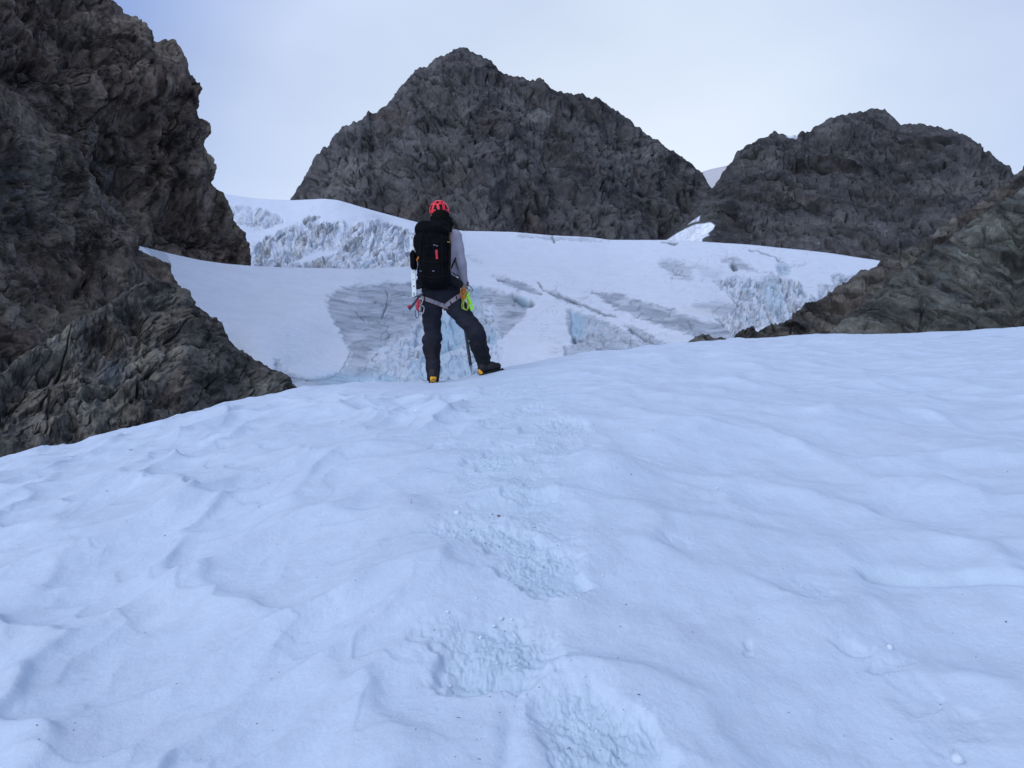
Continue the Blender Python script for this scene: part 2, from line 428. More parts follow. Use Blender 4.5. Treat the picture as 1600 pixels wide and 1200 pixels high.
# ------------------------------------------------------------------ glacier
def interp_pts(x, pts): return np.interp(x, [p[0] for p in pts], [p[1] for p in pts])
ICE = [  # polygon in pixels, feather, greyness, darkness of bands, sink (px)
 ([(690, 436), (642, 440), (595, 442), (565, 444), (532, 451), (515, 461), (511, 475), (517, 490), (532, 512), (537, 530), (551, 550), (543, 567), (537, 580), (515, 588), (490, 590), (465, 587), (445, 574), (430, 562),
   (430, 640), (760, 640), (755, 575), (767, 540), (782, 527), (805, 510), (822, 490), (831, 472), (805, 460), (775, 452), (737, 446)], 2.0, .85, .6, 3.0),
 ([(769, 431), (790, 432.5), (810, 439), (832, 448), (847, 460), (825, 455), (800, 448), (780, 440)], 1.2, .9, .6, 1.5),
 ([(848, 452), (865, 455), (895, 466), (925, 480), (964, 496), (940, 491), (905, 478), (870, 465)], 1.0, 1.0, .7, 2),
 ([(926, 457), (970, 459), (1012, 472), (1062, 487), (1100, 500), (1140, 504), (1160, 520), (1135, 530), (1095, 526), (1050, 513), (1000, 497), (962, 480)], 1.5, .95, .35, 1.5),
 ([(1029, 409), (1050, 405), (1072, 410), (1084, 420), (1080, 437), (1057, 433), (1040, 422)], 3, .6, .4, 1.5),
 ([(1080, 411), (1105, 417), (1130, 428), (1120, 440), (1100, 432)], 4, .35, .3, .5),
 ([(1082, 477), (1120, 470), (1155, 476), (1180, 500), (1160, 515), (1140, 500), (1110, 486)], 3, .75, .4, 1),
 ([(1120, 440), (1150, 430), (1190, 440), (1200, 427), (1225, 433), (1250, 440), (1257, 455), (1275, 466), (1285, 470), (1240, 500), (1175, 512), (1145, 527), (1120, 500), (1155, 480), (1140, 460)], 2.5, .8, 1.0, 3),
 ([(1128, 409), (1150, 400), (1165, 410), (1182, 422), (1150, 420)], 2, .7, .3, 1),
 ([(1212, 412), (1225, 410), (1238, 416), (1232, 428), (1216, 430)], 2, .7, .3, 1),
 ([(1278, 468), (1281, 444), (1305, 446), (1299, 431), (1312, 426), (1329, 435), (1345, 425), (1375, 420), (1350, 440), (1318, 452), (1300, 470)], 1.5, .8, .9, 2),
 ([(886, 482), (912, 488), (950, 502), (985, 520), (1010, 545), (960, 550), (934, 545), (905, 560), (880, 558), (882, 542), (897, 536), (888, 515)], 1.5, .7, .8, 2),
 ([(973, 504), (1005, 516), (1042, 536), (1040, 543), (1010, 543), (985, 520)], 1.5, .8, .8, 2),
 ([(810, 366), (862, 369), (925, 373), (952, 376), (925, 378), (862, 375), (810, 370)], 1, .45, .3, .5),
 ([(730, 401), (745, 403), (752, 412), (738, 408)], 2, .35, .2, .5),
]
CRACKS = [([(841, 441), (847, 449)], 1.2), ([(1146, 411), (1148, 419)], 3.2), ([(1170, 391), (1185, 393), (1200, 397), (1218, 406)], 1.0), ([(806, 460), (812, 470), (830, 473)], 3.5),
          ([(603, 450), (606, 462), (604, 475), (598, 494)], .8), ([(604, 475), (613, 467)], .5), ([(556, 484), (562, 491), (570, 500)], .6), ([(548, 548), (540, 567), (530, 582), (512, 590), (480, 592), (455, 586)], .7),
          ([(1034, 379), (1058, 380)], 1.3), ([(862, 369), (866, 377)], 1.6), ([(895, 520), (899, 530)], 2.6), ([(850, 453), (900, 470), (958, 495)], 1.0), ([(925, 552), (938, 545), (950, 550)], 1.5), ([(985, 512), (1005, 530), (1035, 540)], 1.2)]
BLUE = [([(690, 490), (715, 480), (735, 500), (722, 530), (705, 545), (685, 540), (683, 515)], 3, .9, 4), ([(892, 485), (912, 490), (912, 520), (900, 533), (893, 515)], 2, .9, 5),
        ([(803, 457), (815, 462), (831, 470), (828, 475), (812, 474)], 1.5, 1.4, 4), ([(735, 445), (752, 448), (750, 475), (738, 478)], 3, .6, 1), ([(640, 560), (700, 556), (745, 566), (740, 590), (650, 595)], 3, .5, 1),
        ([(665, 505), (680, 515), (684, 545), (668, 540)], 3, .5, 2), ([(760, 510), (775, 505), (775, 530), (765, 545)], 3, .5, 2), ([(1190, 430), (1215, 440), (1230, 470), (1215, 500), (1195, 480)], 6, .5, 1), ([(1213, 412), (1237, 414), (1230, 429), (1216, 428)], 2, .5, 1)]
def ice_paint(U, V, kind):
    """colour and pixel-height of glacier surface features on the flow-field grid"""
    u = U+2.2*per2(U/14, V/9, 101)+1.0*per2(U/5, V/4, 102); v = V+1.6*per2(U/13, V/9, 103)+.8*per2(U/5, V/3.5, 104)
    hgt = np.zeros(U.shape); ice = np.zeros(U.shape); band = np.zeros(U.shape); blue = np.zeros(U.shape); crk = np.zeros(U.shape)
    rag = 8*fbm2((U-.4*V)/26, V/6, 4, 106, gain=.65)+2.5*per2(U/7, V/2.2, 107)
    if kind == 'main':
        for P, fe, g, b, sk in ICE:
            d = poly_sd(u, v, P)+rag*min(1., fe*.6); m = sst(fe*1.7, -fe*1.7, d)
            ice = np.maximum(ice, m*g); band = np.maximum(band, m*b); hgt = np.minimum(hgt, -m*sk)
        for P, w in CRACKS:
            d = seg_d(u, v, P); w = w*(.55+.9*np.clip(per2(U/9, V/9, 108)+.5, 0, 1)); m = np.exp(-(d/w)**2); crk = np.maximum(crk, m); hgt = hgt-m*w*3
        for P, fe, g, dp in BLUE:
            d = poly_sd(u, v, P); m = sst(fe, -fe, d); blue = np.maximum(blue, m*g); hgt = hgt-m*dp
    return u, v, hgt, ice, band, blue, crk
SNOWC = np.array([.765, .81, .865]); ICEC = np.array([.31, .355, .405]); DARKC = np.array([.11, .13, .15]); BLUEC = np.array([.36, .55, .66]); TANC = np.array([.60, .58, .53])
def lerp(a, b, t): return a*(1-t[..., None])+b*t[..., None]

def build_glacier():
    TOP = [(-400, 330), (0, 345), (180, 374), (220, 385), (269, 397), (312, 406), (353, 412), (397, 416), (500, 419), (570, 420), (640, 416), (655, 411), (670, 395), (685, 372), (700, 362), (720, 360.5), (800, 362.5),
           (860, 367.5), (925, 371), (952, 375), (1042, 375), (1100, 377.5), (1175, 382.5), (1250, 390), (1300, 396), (1367, 406), (1450, 420), (1600, 450), (1900, 500), (2300, 560)]
    us = np.arange(-400, 2301, 1.3); us = us[(us > 150) & (us < 1420) | (np.arange(len(us)) % 12 == 0)]
    nt_ = 235
    t = np.linspace(0, 1, nt_)
    top = smooth_interp(us, [p[0] for p in TOP], [p[1] for p in TOP], 5)
    bot = np.full(us.shape, 665.)
    U = np.tile(us, (nt_, 1)); V = bot[None]+(top-bot)[None]*t[:, None]
    # depth: gentle run-up to the crest line; left of the climber the near bank, right of him the open glacier
    ylo = 32.
    ytop = smooth_interp(us, [-400, 200, 400, 560, 650, 720, 800, 1000, 1400, 2300], [56, 58, 64, 74, 95, 170, 205, 230, 200, 140], 14)
    g = (bot[None]-V)/(bot[None]-top[None])
    Y = 1/((1/ylo)*(1-g)+(1/ytop[None])*g)*(1+.10*np.sin(g*math.pi)*per2(U/160, V/90, 111))
    X_, Y_, Z_ = at(U, V, Y)
    P = np.stack([X_, Y_, Z_], -1)
    u, v, hg, ice, band, blue, crk = ice_paint(U, V, 'main')
    # flow-banding of the ice
    fx = U/70+.0*V; lift = V-.10*U+6*per2(U/60, V/40, 121)+14*np.exp(-((U-640)/120)**2)*0
    lines = fbm2(U/46, lift/2.4, 3, 123); lines2 = per2(U/60, lift/5.5, 125)
    cl = vor2(U/16+.8*per2(U/10, V/8, 127), V/12+.8*per2(U/9, V/9, 128), 129); cl2 = vor2(U/7+.6*per2(U/6, V/6, 130), V/5.5, 131)
    fall = np.clip(sst(.7, 1, band), 0, 1)    # broken icefall
    hg = hg+ice*(1.1*lines+1.2*lines2)*(1-fall)
    ff, fc, fr_ = facet(U/15+.8*per2(U/10, V/8, 127), V/22+.3*per2(U/9, V/9, 128), 155, 1.3)
    hg = hg+fall*(6.5*ff+4.5*(Hf(cl[4])-.4)+2.5*(Hf(cl2[4])-.4)-3*sst(.12, 0, cl[1]-cl[0]))
    # ice blocks below the climber
    blk = sst(14, -6, poly_sd(u, v, [(585, 545), (640, 520), (680, 470), (770, 480), (780, 540), (765, 600), (560, 610)]))
    ck = vor2(U/30+.35*per2(U/16, V/16, 133), V/21+.35*per2(U/15, V/14, 134), 135)
    fa, cr, rr_ = facet(U/26+.4*per2(U/18, V/18, 137), V/20, 139, 1.2)
    fb, crb, rb_ = facet(U/11+.4*per2(U/8, V/8, 162), V/9, 163, 1.3)
    hg = hg+blk*(9*fa+2.5*fb-3.0*sst(.1, 0, cr))
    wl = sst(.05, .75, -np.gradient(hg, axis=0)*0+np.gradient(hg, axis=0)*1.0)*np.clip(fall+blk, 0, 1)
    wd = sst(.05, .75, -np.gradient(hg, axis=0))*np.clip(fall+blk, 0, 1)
    # thin broken crevasse lines
    n1_ = per2(U/26+1.5*per2(U/40, V/30, 171), V/9+.02*U, 172); n2_ = per2(U/13+.8*per2(U/30, V/20, 173), V/17, 174)
    thin = sst(.11, .0, np.abs(n1_))*sst(.0, .35, per2(U/22, V/14, 175))+.9*sst(.08, 0, np.abs(n2_))*sst(.1, .45, per2(U/18, V/16, 176))
    zone = np.clip(ice*1.1*sst(540, 570, U)+fall+.8*blk+.5*sst(30, 0, poly_sd(u, v, [(860, 450), (970, 470), (1060, 520), (1040, 545), (880, 560), (850, 500)]))+.35*sst(40, 0, poly_sd(u, v, [(1030, 400), (1260, 395), (1290, 450), (1150, 500), (1060, 450)])), 0, 1)
    thin = np.clip(thin, 0, 1)*zone; hg = hg-2.2*thin
    # gentle snow rolls elsewhere
    snow = 1-np.clip(ice+blue+crk+blk, 0, 1)
    hg = hg+snow*(1.6*per2(U/70, V/30, 141)+.35*per2(U/12, V/6, 142)+.25*fbm2((U+V*1.2)/4, (V-U*.3)/3, 2, 143))
    # avalanche-rippled seam on the near bank
    seam = np.exp(-((U-448-.05*(V-500)-3*per2(U/20, V/20, 144))/5)**2)*sst(455, 520, V); hg = hg+seam*.9*np.sin(V*1.3)
    c = np.ones(U.shape+(3,))*SNOWC
    c = lerp(c, c*.96, sst(-.2, .5, fbm2((U-V*1.6)/26, V/9, 4, 145))*.8)
    c = lerp(c, ICEC, np.clip(ice*(.85+.4*lines2), 0, 1))
    c = lerp(c, DARKC*1.2, np.clip(ice*sst(.0, .4, lines)*(.4+.5*band), 0, 1)*.8)
    ln2 = fbm2(U/55+3, (lift+3*per2(U/30, V/30, 160))/1.7, 3, 161, gain=.7); c = lerp(c, DARKC*1.4, np.clip(ice*(1-fall)*sst(.2, .6, ln2), 0, 1)*.6); c = lerp(c, SNOWC, np.clip(ice*(1-fall)*sst(.2, .6, -ln2), 0, 1)*.5)
    c = lerp(c, SNOWC*.97, np.clip(ice*(1-fall)*sst(.12, .5, per2(U/38, V/11, 147)), 0, 1)*.5)
    c = lerp(c, BLUEC*1.35, np.clip(fall*sst(.45, .8, Hf(cl[4])), 0, 1)*.5)
    c = lerp(c, TANC, np.clip(fall*sst(.7, .85, Hf(cl2[4])), 0, 1)*.5)
    c = lerp(c, SNOWC, np.clip(fall*sst(.45, .2, Hf(cl2[4])), 0, 1)*.55)
    c = lerp(c, DARKC*1.2, np.clip(fall*sst(.1, .6, fbm2((U+.35*V)/5.5, V/13, 3, 153)+.25*per2(U/22, V/16, 154)), 0, 1)*.8)
    c = lerp(c, SNOWC, blk*sst(.2, .6, rr_)*.8); c = lerp(c, BLUEC*1.35, blk*sst(.35, .1, rr_)*.22)
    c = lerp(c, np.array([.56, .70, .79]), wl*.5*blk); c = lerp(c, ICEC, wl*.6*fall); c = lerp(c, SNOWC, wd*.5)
    c = lerp(c, DARKC*1.8, blk*sst(.05, 0, cr)*.5*sst(-.1, .4, per2(U/15, V/12, 151)))
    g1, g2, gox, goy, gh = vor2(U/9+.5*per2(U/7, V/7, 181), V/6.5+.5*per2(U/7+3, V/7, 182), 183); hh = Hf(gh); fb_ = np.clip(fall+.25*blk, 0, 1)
    hg = hg+fb_*(5*(hh-.5)-2.5*goy); c = lerp(c, SNOWC, fb_*sst(.55, .7, hh)*.7); c = lerp(c, TANC*.9, fb_*fall*sst(.2, .12, hh)*.5); c = lerp(c, DARKC, fb_*sst(.16, .0, g2-g1)*sst(-.1, .25, goy)*.75)  # last: shade painted along the lower edges of the ice cells
    c = lerp(c, DARKC*1.1, thin*.75)
    c = lerp(c, BLUEC, np.clip(blue, 0, 1)*(.7+.3*per2(U/5, V/12, 148))); c = lerp(c, np.array([.13, .22, .27]), np.clip(blue-1, 0, 1))
    c = lerp(c, DARKC*.7, crk*.85)
    c = lerp(c, BLUEC*1.4, np.clip(np.exp(-((U-550)**2/60**2+(V-590)**2/12**2))*.5, 0, 1))
    c = lerp(c, TANC*1.2, .35*np.exp(-(seg_d(U, V, [(1067, 481), (1110, 488), (1150, 503)])/4)**2))
    w = poly_sd(u, v, [(219, 380), (240, 388), (262, 398), (268, 415), (263, 428), (245, 410)]); c = lerp(c, ICEC*1.1, sst(2, -2, w)*(.5+.5*np.sin((U-V)*1.2)))
    # thin flow streaks
    stk = sst(.35, .7, fbm2((U+2.2*V)/45, (V-.42*U)/2.2, 3, 149))*snow*sst(690, 780, U)*sst(365, 380, V); c = lerp(c, ICEC*1.3, stk*.35)
    n = grid_normals(blur(P.copy(), 12)); n = np.where(n[..., 2:3] < 0, -n, n); n = n*.6+np.array([0, -.35, .6]); n /= np.linalg.norm(n, axis=2, keepdims=True)
    edge = sst(0, .04, 1-t)[:, None]
    P = P+n*(hg*(.25+.75*edge)*Y/F)[..., None]
    # back side falls away
    kb = 10; rows = []; cb = []
    for k in range(1, kb+1):
        b = P[-1].copy(); b[:, 1] += k*k*.9; b[:, 2] -= k*k*.45+.0; rows.append(b); cb.append(c[-1])
    P = np.concatenate([P, np.array(rows)], 0); c = np.concatenate([c, np.array(cb)], 0)
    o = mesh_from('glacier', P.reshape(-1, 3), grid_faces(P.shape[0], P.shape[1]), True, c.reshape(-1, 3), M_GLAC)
    tag(o, 'wide glacier of white snow with grey ice patches and crevasses behind the climber', 'glacier', kind='structure')

def build_icefall():
    TOP = [(200, 268), (300, 293), (350, 303), (395, 310), (452, 313), (475, 312), (505, 310.5), (527, 312.5), (545, 317.5), (570, 325), (602, 334), (647, 346), (690, 356), (740, 363), (800, 372), (860, 385)]
    us = np.arange(200, 860, 1.15); nt_ = 150
    t = np.linspace(0, 1, nt_); top = smooth_interp(us, [p[0] for p in TOP], [p[1] for p in TOP], 4); bot = np.full(us.shape, 452.)
    U = np.tile(us, (nt_, 1)); V = bot[None]+(top-bot)[None]*t[:, None]
    g = (bot[None]-V)/(bot[None]-top[None])
    Y = 1/((1/125.)*(1-g)+(1/310.)*g)
    P = np.stack(at(U, V, Y), -1)
    u = U+3*per2(U/14, V/10, 201)+1.3*per2(U/5, V/4, 202); v = V+2*per2(U/13, V/9, 203)+per2(U/5, V/4, 204)
    reg = [([(396, 384), (420, 370), (445, 358), (470, 345), (485, 336), (500, 339), (483, 352), (510, 348), (535, 347), (545, 358), (560, 350), (590, 343), (643, 360), (650, 420), (640, 440), (500, 430), (400, 425), (392, 400)], 1.),
           ([(360, 322), (380, 322), (425, 330), (445, 346), (425, 354), (400, 362), (372, 350)], .5)]
    m = 0
    for p_, g_ in reg: m = np.maximum(m, sst(3, -3, poly_sd(u, v, p_))*g_)
    clean = sst(3, -3, poly_sd(u, v, [(463, 408), (475, 400), (500, 392), (530, 388), (520, 397), (495, 408), (470, 414)]))
    clean = np.maximum(clean, .8*sst(3, -3, poly_sd(u, v, [(518, 375), (528, 360), (534, 366), (529, 385), (520, 390)])))
    m = m*(1-clean)
    # slanting seracs: long cells leaning up to the right
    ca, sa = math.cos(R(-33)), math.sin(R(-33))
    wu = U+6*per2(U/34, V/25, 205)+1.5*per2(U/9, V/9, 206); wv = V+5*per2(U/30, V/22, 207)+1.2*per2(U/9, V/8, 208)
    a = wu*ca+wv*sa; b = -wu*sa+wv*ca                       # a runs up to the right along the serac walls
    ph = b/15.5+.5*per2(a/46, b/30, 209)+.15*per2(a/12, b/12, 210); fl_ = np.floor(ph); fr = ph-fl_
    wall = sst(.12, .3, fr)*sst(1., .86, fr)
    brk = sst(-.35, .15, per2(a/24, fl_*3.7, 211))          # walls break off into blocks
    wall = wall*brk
    sl = (a+.55*b)
    flute = per2(sl/4.2+1.2*per2(a/14, b/14, 213), fl_*5.3+b/40, 215); blockn = per2(sl/15, fl_*9.1, 217)
    ff, fc, fr_ = facet(sl/13, b/10, 219, 1.2)
    hg = m*(9*(fr-.5)*brk+6.5*ff+2.6*flute*wall-3.5*sst(.12, 0, fc)*brk)
    hg = hg+(1-m)*(1.4*per2(U/50, V/22, 217)+.4*per2(U/12, V/6, 218))
    c = np.ones(U.shape+(3,))*SNOWC
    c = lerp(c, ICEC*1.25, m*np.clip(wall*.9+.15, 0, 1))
    c = lerp(c, BLUEC*1.3, m*wall*sst(.1, .6, blockn)*.6)
    c = lerp(c, TANC*1.0, m*sst(.66, .8, fr_)*.6)
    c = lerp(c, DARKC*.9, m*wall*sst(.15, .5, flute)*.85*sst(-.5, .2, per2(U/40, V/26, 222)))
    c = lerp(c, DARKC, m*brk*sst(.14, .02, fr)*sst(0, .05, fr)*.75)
    c = lerp(c, DARKC*1.2, m*sst(.25, .6, fbm2(sl/9, b/5, 3, 224))*.55)
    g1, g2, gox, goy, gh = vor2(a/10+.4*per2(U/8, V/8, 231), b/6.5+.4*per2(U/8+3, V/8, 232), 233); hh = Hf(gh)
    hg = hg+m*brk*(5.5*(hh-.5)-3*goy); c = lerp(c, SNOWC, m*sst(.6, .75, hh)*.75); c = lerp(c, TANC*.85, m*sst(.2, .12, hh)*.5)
    c = lerp(c, DARKC*.9, m*sst(.2, .0, g2-g1)*sst(-.15, .2, goy)*.8)  # painted shadow line on the lower right of each serac cell
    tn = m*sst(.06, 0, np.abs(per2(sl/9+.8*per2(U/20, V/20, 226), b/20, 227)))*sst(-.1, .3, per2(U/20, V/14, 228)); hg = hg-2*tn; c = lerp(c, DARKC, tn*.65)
    c = lerp(c, ICEC*1.25, (1-m)*.5*sst(30, 0, np.abs(U-590))*sst(10, 0, np.abs(V-(340+.25*(U-590))))*.8)
    stk = sst(.3, .7, fbm2((U-1.2*V)/40, (V+.5*U)/3., 3, 223))*(1-m); c = lerp(c, ICEC*1.3, stk*.4)
    n = grid_normals(blur(P.copy(), 10)); n = np.where(n[..., 2:3] < 0, -n, n); n = n*.4+np.array([0, -.6, .5]); n /= np.linalg.norm(n, axis=2, keepdims=True)
    P = P+n*(hg*(.15+.85*sst(0, .1, 1-t)[:, None])*Y/F)[..., None]
    rows = []; cb = []
    for k in range(1, 9):
        b_ = P[-1].copy(); b_[:, 1] += k*k*1.5; b_[:, 2] -= k*k*.5; rows.append(b_); cb.append(c[-1])
    P = np.concatenate([P, np.array(rows)], 0); c = np.concatenate([c, np.array(cb)], 0)
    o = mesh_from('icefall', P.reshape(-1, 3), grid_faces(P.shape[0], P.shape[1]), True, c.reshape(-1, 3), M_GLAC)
    tag(o, 'broken icefall of slanting dirty seracs below the notch, left of the climber', 'icefall', kind='structure')

# ------------------------------------------------------------------ rock
def rock_colour(q0, q1, seed, base, greens=.3, rust=None, cells=None, bright=1., ct=1.):
    c = np.ones(q0.shape+(3,))*np.array(base)
    n = fbm2(q0/90, q1/70, 4, seed+1); n2 = .35*fbm2(q0/28, q1/22, 4, seed+2)+.3*plin(q0/34+.3*n, q1/27, seed+8)+.2*plin(q0/17, q1/21+.3*n, seed+9); n3 = fbm2(q0/9, q1/12, 3, seed+3)
    c = lerp(c, np.array(base)*np.array([1.02, 1.12, .92])*1.05, sst(-.1, .5, n)*greens)
    c = lerp(c, np.array(base)*np.array([1.22, 1.0, .86])*1.0, sst(.0, .4, -n)*.5)
    st = fbm2(q0/3., q1/7, 3, seed+4, gain=.75); pc = plin(q0/15+.4*n3, q1/11, seed+6)+.6*plin(q0/7, q1/6+.4*n3, seed+7); c = c*np.clip(1+ct*(1.1*n+1.7*n2+.8*n3+.7*st+.42*pc), .2, 3.4)[..., None]
    c = lerp(c, np.array([.17, .172, .17]), sst(.28, .6, fbm2(q0/4.5, q1/6, 3, seed+5, gain=.75)+.4*n2)*.65)
    if cells is not None: c = c*(.78+.44*cells)[..., None]
    return c*bright
def rock_sheet(name, label, cat, mode, edge, basec, t0, t1, step, depth_base, depth_edge, power, sizes, seed, base=(.09, .09, .092), back=None,
               dirn=0., stretch=1., amp=1., extra=None, edge_keep=.35, kind='structure', matscale=None, phi=0., jag=2.0, nback=26, joints=((20, 14, .42), (-50, 9, .4), (75, 24, .3)), ribs=None):
    """a rock face between a hidden base line and its skyline, closed by a back face.
       mode 'h': parameter runs along u, lines give v;  mode 'v': parameter runs along v, lines give u"""
    tt = np.arange(t0, t1+.1, step)
    E = np.interp(tt, [p[0] for p in edge], [p[1] for p in edge]); B = np.interp(tt, [p[0] for p in basec], [p[1] for p in basec])
    E = E+jag*(per2(tt/5., tt*0+.5, seed+60)+.8*per2(tt/13., tt*0+.5, seed+61))*np.sign(B-E)*-1
    DB = np.interp(tt, [p[0] for p in depth_base], [p[1] for p in depth_base]); DE = np.interp(tt, [p[0] for p in depth_edge], [p[1] for p in depth_edge])
    span = np.median(np.abs(E-B)); ns = int(span/step)+2
    s = np.linspace(0, 1, ns)[:, None]
    L = B[None]+(E-B)[None]*s
    Y = DB[None]+(DE-DB)[None]*s**power
    T = np.tile(tt, (ns, 1))
    U, V = (T, L) if mode == 'h' else (L, T)
    P = np.stack(at(U, V, Y), -1)
    # back face: leaves the skyline away from the viewer and sinks behind it
    ym = float(np.median(DE)); bk = back or ym*.35
    rows = []
    for k in range(1, nback+1):
        f = (k/nback); Lb = E+(B-E)*(f**1.6)*.9; Yb = DE+bk*(f**.75)
        Ub, Vb = (tt, Lb) if mode == 'h' else (Lb, tt)
        rows.append(np.stack(at(Ub, Vb, Yb), -1))
    P = np.concatenate([P, np.array(rows)], 0)
    px = ym/F                                      # metres per photo pixel at the rock
    a_, b_ = math.cos(R(phi)), math.sin(R(phi))
    q0 = (P[..., 0]*a_+P[..., 1]*b_)/px; q1 = -P[..., 2]/px+P[..., 1]*.25/px
    q1 = -P[..., 2]/px
    q0 = q0+.6*P[..., 1]/px*(1 if phi else .25)
    dr = R(dirn); c0 = q0*math.cos(dr)+q1*math.sin(dr); c1 = (-q0*math.sin(dr)+q1*math.cos(dr))/stretch
    hg = np.zeros(q0.shape); cells = None; cs = 0.
    w0 = c0+7*per2(c0/90, c1/90, seed+30)+.8*per2(c0/9, c1/9, seed+31); w1 = c1+7*per2(c0/90+7, c1/90, seed+32)+.8*per2(c0/9, c1/9+3, seed+33)
    f, cr, r = facet(w0/sizes[0][0], w1/sizes[0][0], seed)
    hg = hg+sizes[0][1]*sizes[0][0]*.16*f
    f2_, cr2, r2 = facet(w0/sizes[1][0], w1/sizes[1][0], seed+7); hg = hg+sizes[1][1]*sizes[1][0]*.12*f2_
    cells = .5*r+.5*r2
    hg = hg+chisel(w0, w1, [(sz, a*1.25) for sz, a in sizes]+[(4.2, .9)], seed+20)
    # fracture lines at three scales: straight-sided cracks that stop and restart, with small steps in the face
    crk = 0
    for (sz, wd_, dp) in ((64, 2.2, 6.5), (30, 1.6, 4.2), (13, 1.1, 2.4)):
        n_ = plin(w0/sz, w1/sz, seed+90+sz)+.4*plin(w0/sz*2.3, w1/sz*2.3, seed+91+sz)+.16*plin(w0/sz*5, w1/sz*5, seed+92+sz)
        k_ = sst(wd_/sz*2.1, 0, np.abs(n_))*sst(-.25, .2, per2(w0/sz*1.3+5, w1/sz*1.3, seed+93+sz)); hg = hg-dp*1.9*k_; crk = np.maximum(crk, k_)
        n_ = plin(w0/sz*.6+9, w1/sz*1.5, seed+94+sz)+.3*plin(w0/sz*2.9, w1/sz*2.9, seed+95+sz)
        hg = hg+dp*.85*np.tanh(n_*12)
    # joint sets: stepped slabs along two cleavage directions, strong in some blocks and absent in others
    for (an, sp, aa) in joints:
        d0 = w0*math.cos(R(an))+w1*math.sin(R(an)); d1 = -w0*math.sin(R(an))+w1*math.cos(R(an))
        ph = d0/sp+.9*per2(d0/(sp*4), d1/(sp*3), seed+70)+.12*per2(d0/sp*2, d1/sp*2, seed+71); fr = ph-np.floor(ph)
        on = sst(-.25, .35, per2(d0/(sp*5), d1/(sp*6), seed+72+int(sp)))*sst(-.45, .1, per2(d1/(sp*3), np.floor(ph)*3.3, seed+73))
        hg = hg+on*aa*sp*(fr-.5)*.6
    if ribs:
        an, sp, aa = ribs; d0 = q0*math.cos(R(an))+q1*math.sin(R(an)); d1 = -q0*math.sin(R(an))+q1*math.cos(R(an))
        hg = hg+aa*(1-2*np.abs(per2(d0/sp+.5*per2(q0/50, q1/50, seed+74), d1/(sp*4.5), seed+75)*1.6))+aa*.5*(1-2*np.abs(per2(d0/sp*2.3, d1/(sp*3.), seed+76)*1.6))
    hg = hg+.07*sizes[0][0]*fbm2(c0/(sizes[0][0]*1.4), c1/(sizes[0][0]*1.4), 5, seed+40, ridged=True)*.6
    hg = hg+.35*fbm2(c0/5, c1/7, 2, seed+41, gain=.7, ridged=True)
    col = rock_colour(c0, c1, seed+50, base, cells=cells, ct=.72 if ym > 200 else 1.)
    hg = hg-np.median(hg[:ns]); col = lerp(col, np.array(base)*.35, crk*.8)  # cracks also darkened in the colour, shade painted over the relief
    if extra is not None:
        Ua = np.concatenate([U, np.tile(tt if mode == 'h' else E, (nback, 1))], 0); Va = np.concatenate([V, np.tile(E if mode == 'h' else tt, (nback, 1))], 0)
        hg, col = extra(Ua, Va, hg, col)
    n = grid_normals(blur(P[:ns].copy(), 8)); n = np.concatenate([n, np.repeat(n[-1:], nback, 0)], 0); toC = np.array([0, 0, EYE])-P
    sgn = np.sign((n[:ns]*toC[:ns]).sum(-1).mean()); n = n*sgn
    sc = np.concatenate([edge_keep+(1-edge_keep)*sst(0, .10, 1-s[:, 0]), edge_keep*np.linspace(.6, .0, nback)])
    P = P+n*(hg*amp*sc[:, None]*px)[..., None]
    fl = sgn < 0
    o = mesh_from(name, P.reshape(-1, 3), grid_faces(P.shape[0], P.shape[1], fl), False, np.clip(col, .008, 1.).reshape(-1, 3), rock_mat(name+'_rock', matscale or px))
    tag(o, label, cat, kind=kind)
    return o
PEAK = [(380, 400), (430, 345), (454, 313), (465, 292), (482, 267), (499, 237), (504, 228.5), (510, 228), (518, 213.6), (535, 199.6), (549, 192), (552, 188), (556, 190), (567, 186), (577, 177), (581, 179), (589, 178),
        (597, 167), (603, 165.6), (614, 150), (631, 128.6), (648, 109.5), (674, 99), (678, 93), (695, 90), (710, 80), (718, 73.8), (733, 76), (754, 86), (769, 97), (778, 111.6), (801, 122), (818, 123), (835, 131),
        (848, 128.6), (861, 139), (886, 148.6), (907, 151), (933, 155), (950, 167), (971, 177.5), (992, 196.6), (1013, 210.6), (1031, 222), (1035, 230.6), (1056, 243), (1077, 258), (1094, 271), (1103, 281.6), (1108, 290), (1125, 330), (1150, 400)]
PEAK2 = [(1020, 400), (1060, 355), (1090, 320), (1113, 291), (1134, 263), (1144, 250), (1151, 241), (1168, 226), (1182, 217), (1199, 210), (1209, 205), (1218, 207), (1230, 211), (1245, 211), (1250, 206), (1264, 205), (1281, 195), (1291, 188),
         (1305, 185), (1325, 177), (1353, 175), (1365, 170), (1382, 171), (1397, 181), (1407, 192), (1435, 193), (1459, 201), (1486, 205), (1493, 210), (1510, 218), (1530, 229), (1537, 241), (1544, 238), (1558, 250), (1578, 262), (1590, 280), (1650, 310), (1750, 370), (1900, 440)]
TONGUE = [(1020, 392), (1040, 376), (1056, 365), (1070, 357.5), (1087, 350), (1100, 349), (1110, 347), (1117, 352), (1114, 358), (1106, 364), (1108, 367), (1098, 372), (1096, 379), (1098, 395)]
TONGUE2 = [(1074, 351), (1082, 345), (1094, 337), (1092, 345), (1084, 347)]
def tongue(U, V, hg, col):
    k = np.maximum(sst(.8, -.8, poly_sd(U, V, TONGUE)), sst(.8, -.8, poly_sd(U, V, TONGUE2)))
    kk = np.maximum(sst(16, 0, poly_sd(U, V, TONGUE)), sst(6, 0, poly_sd(U, V, TONGUE2)))
    return hg*(1-.96*kk), lerp(col, np.array([.80, .84, .90]), k)
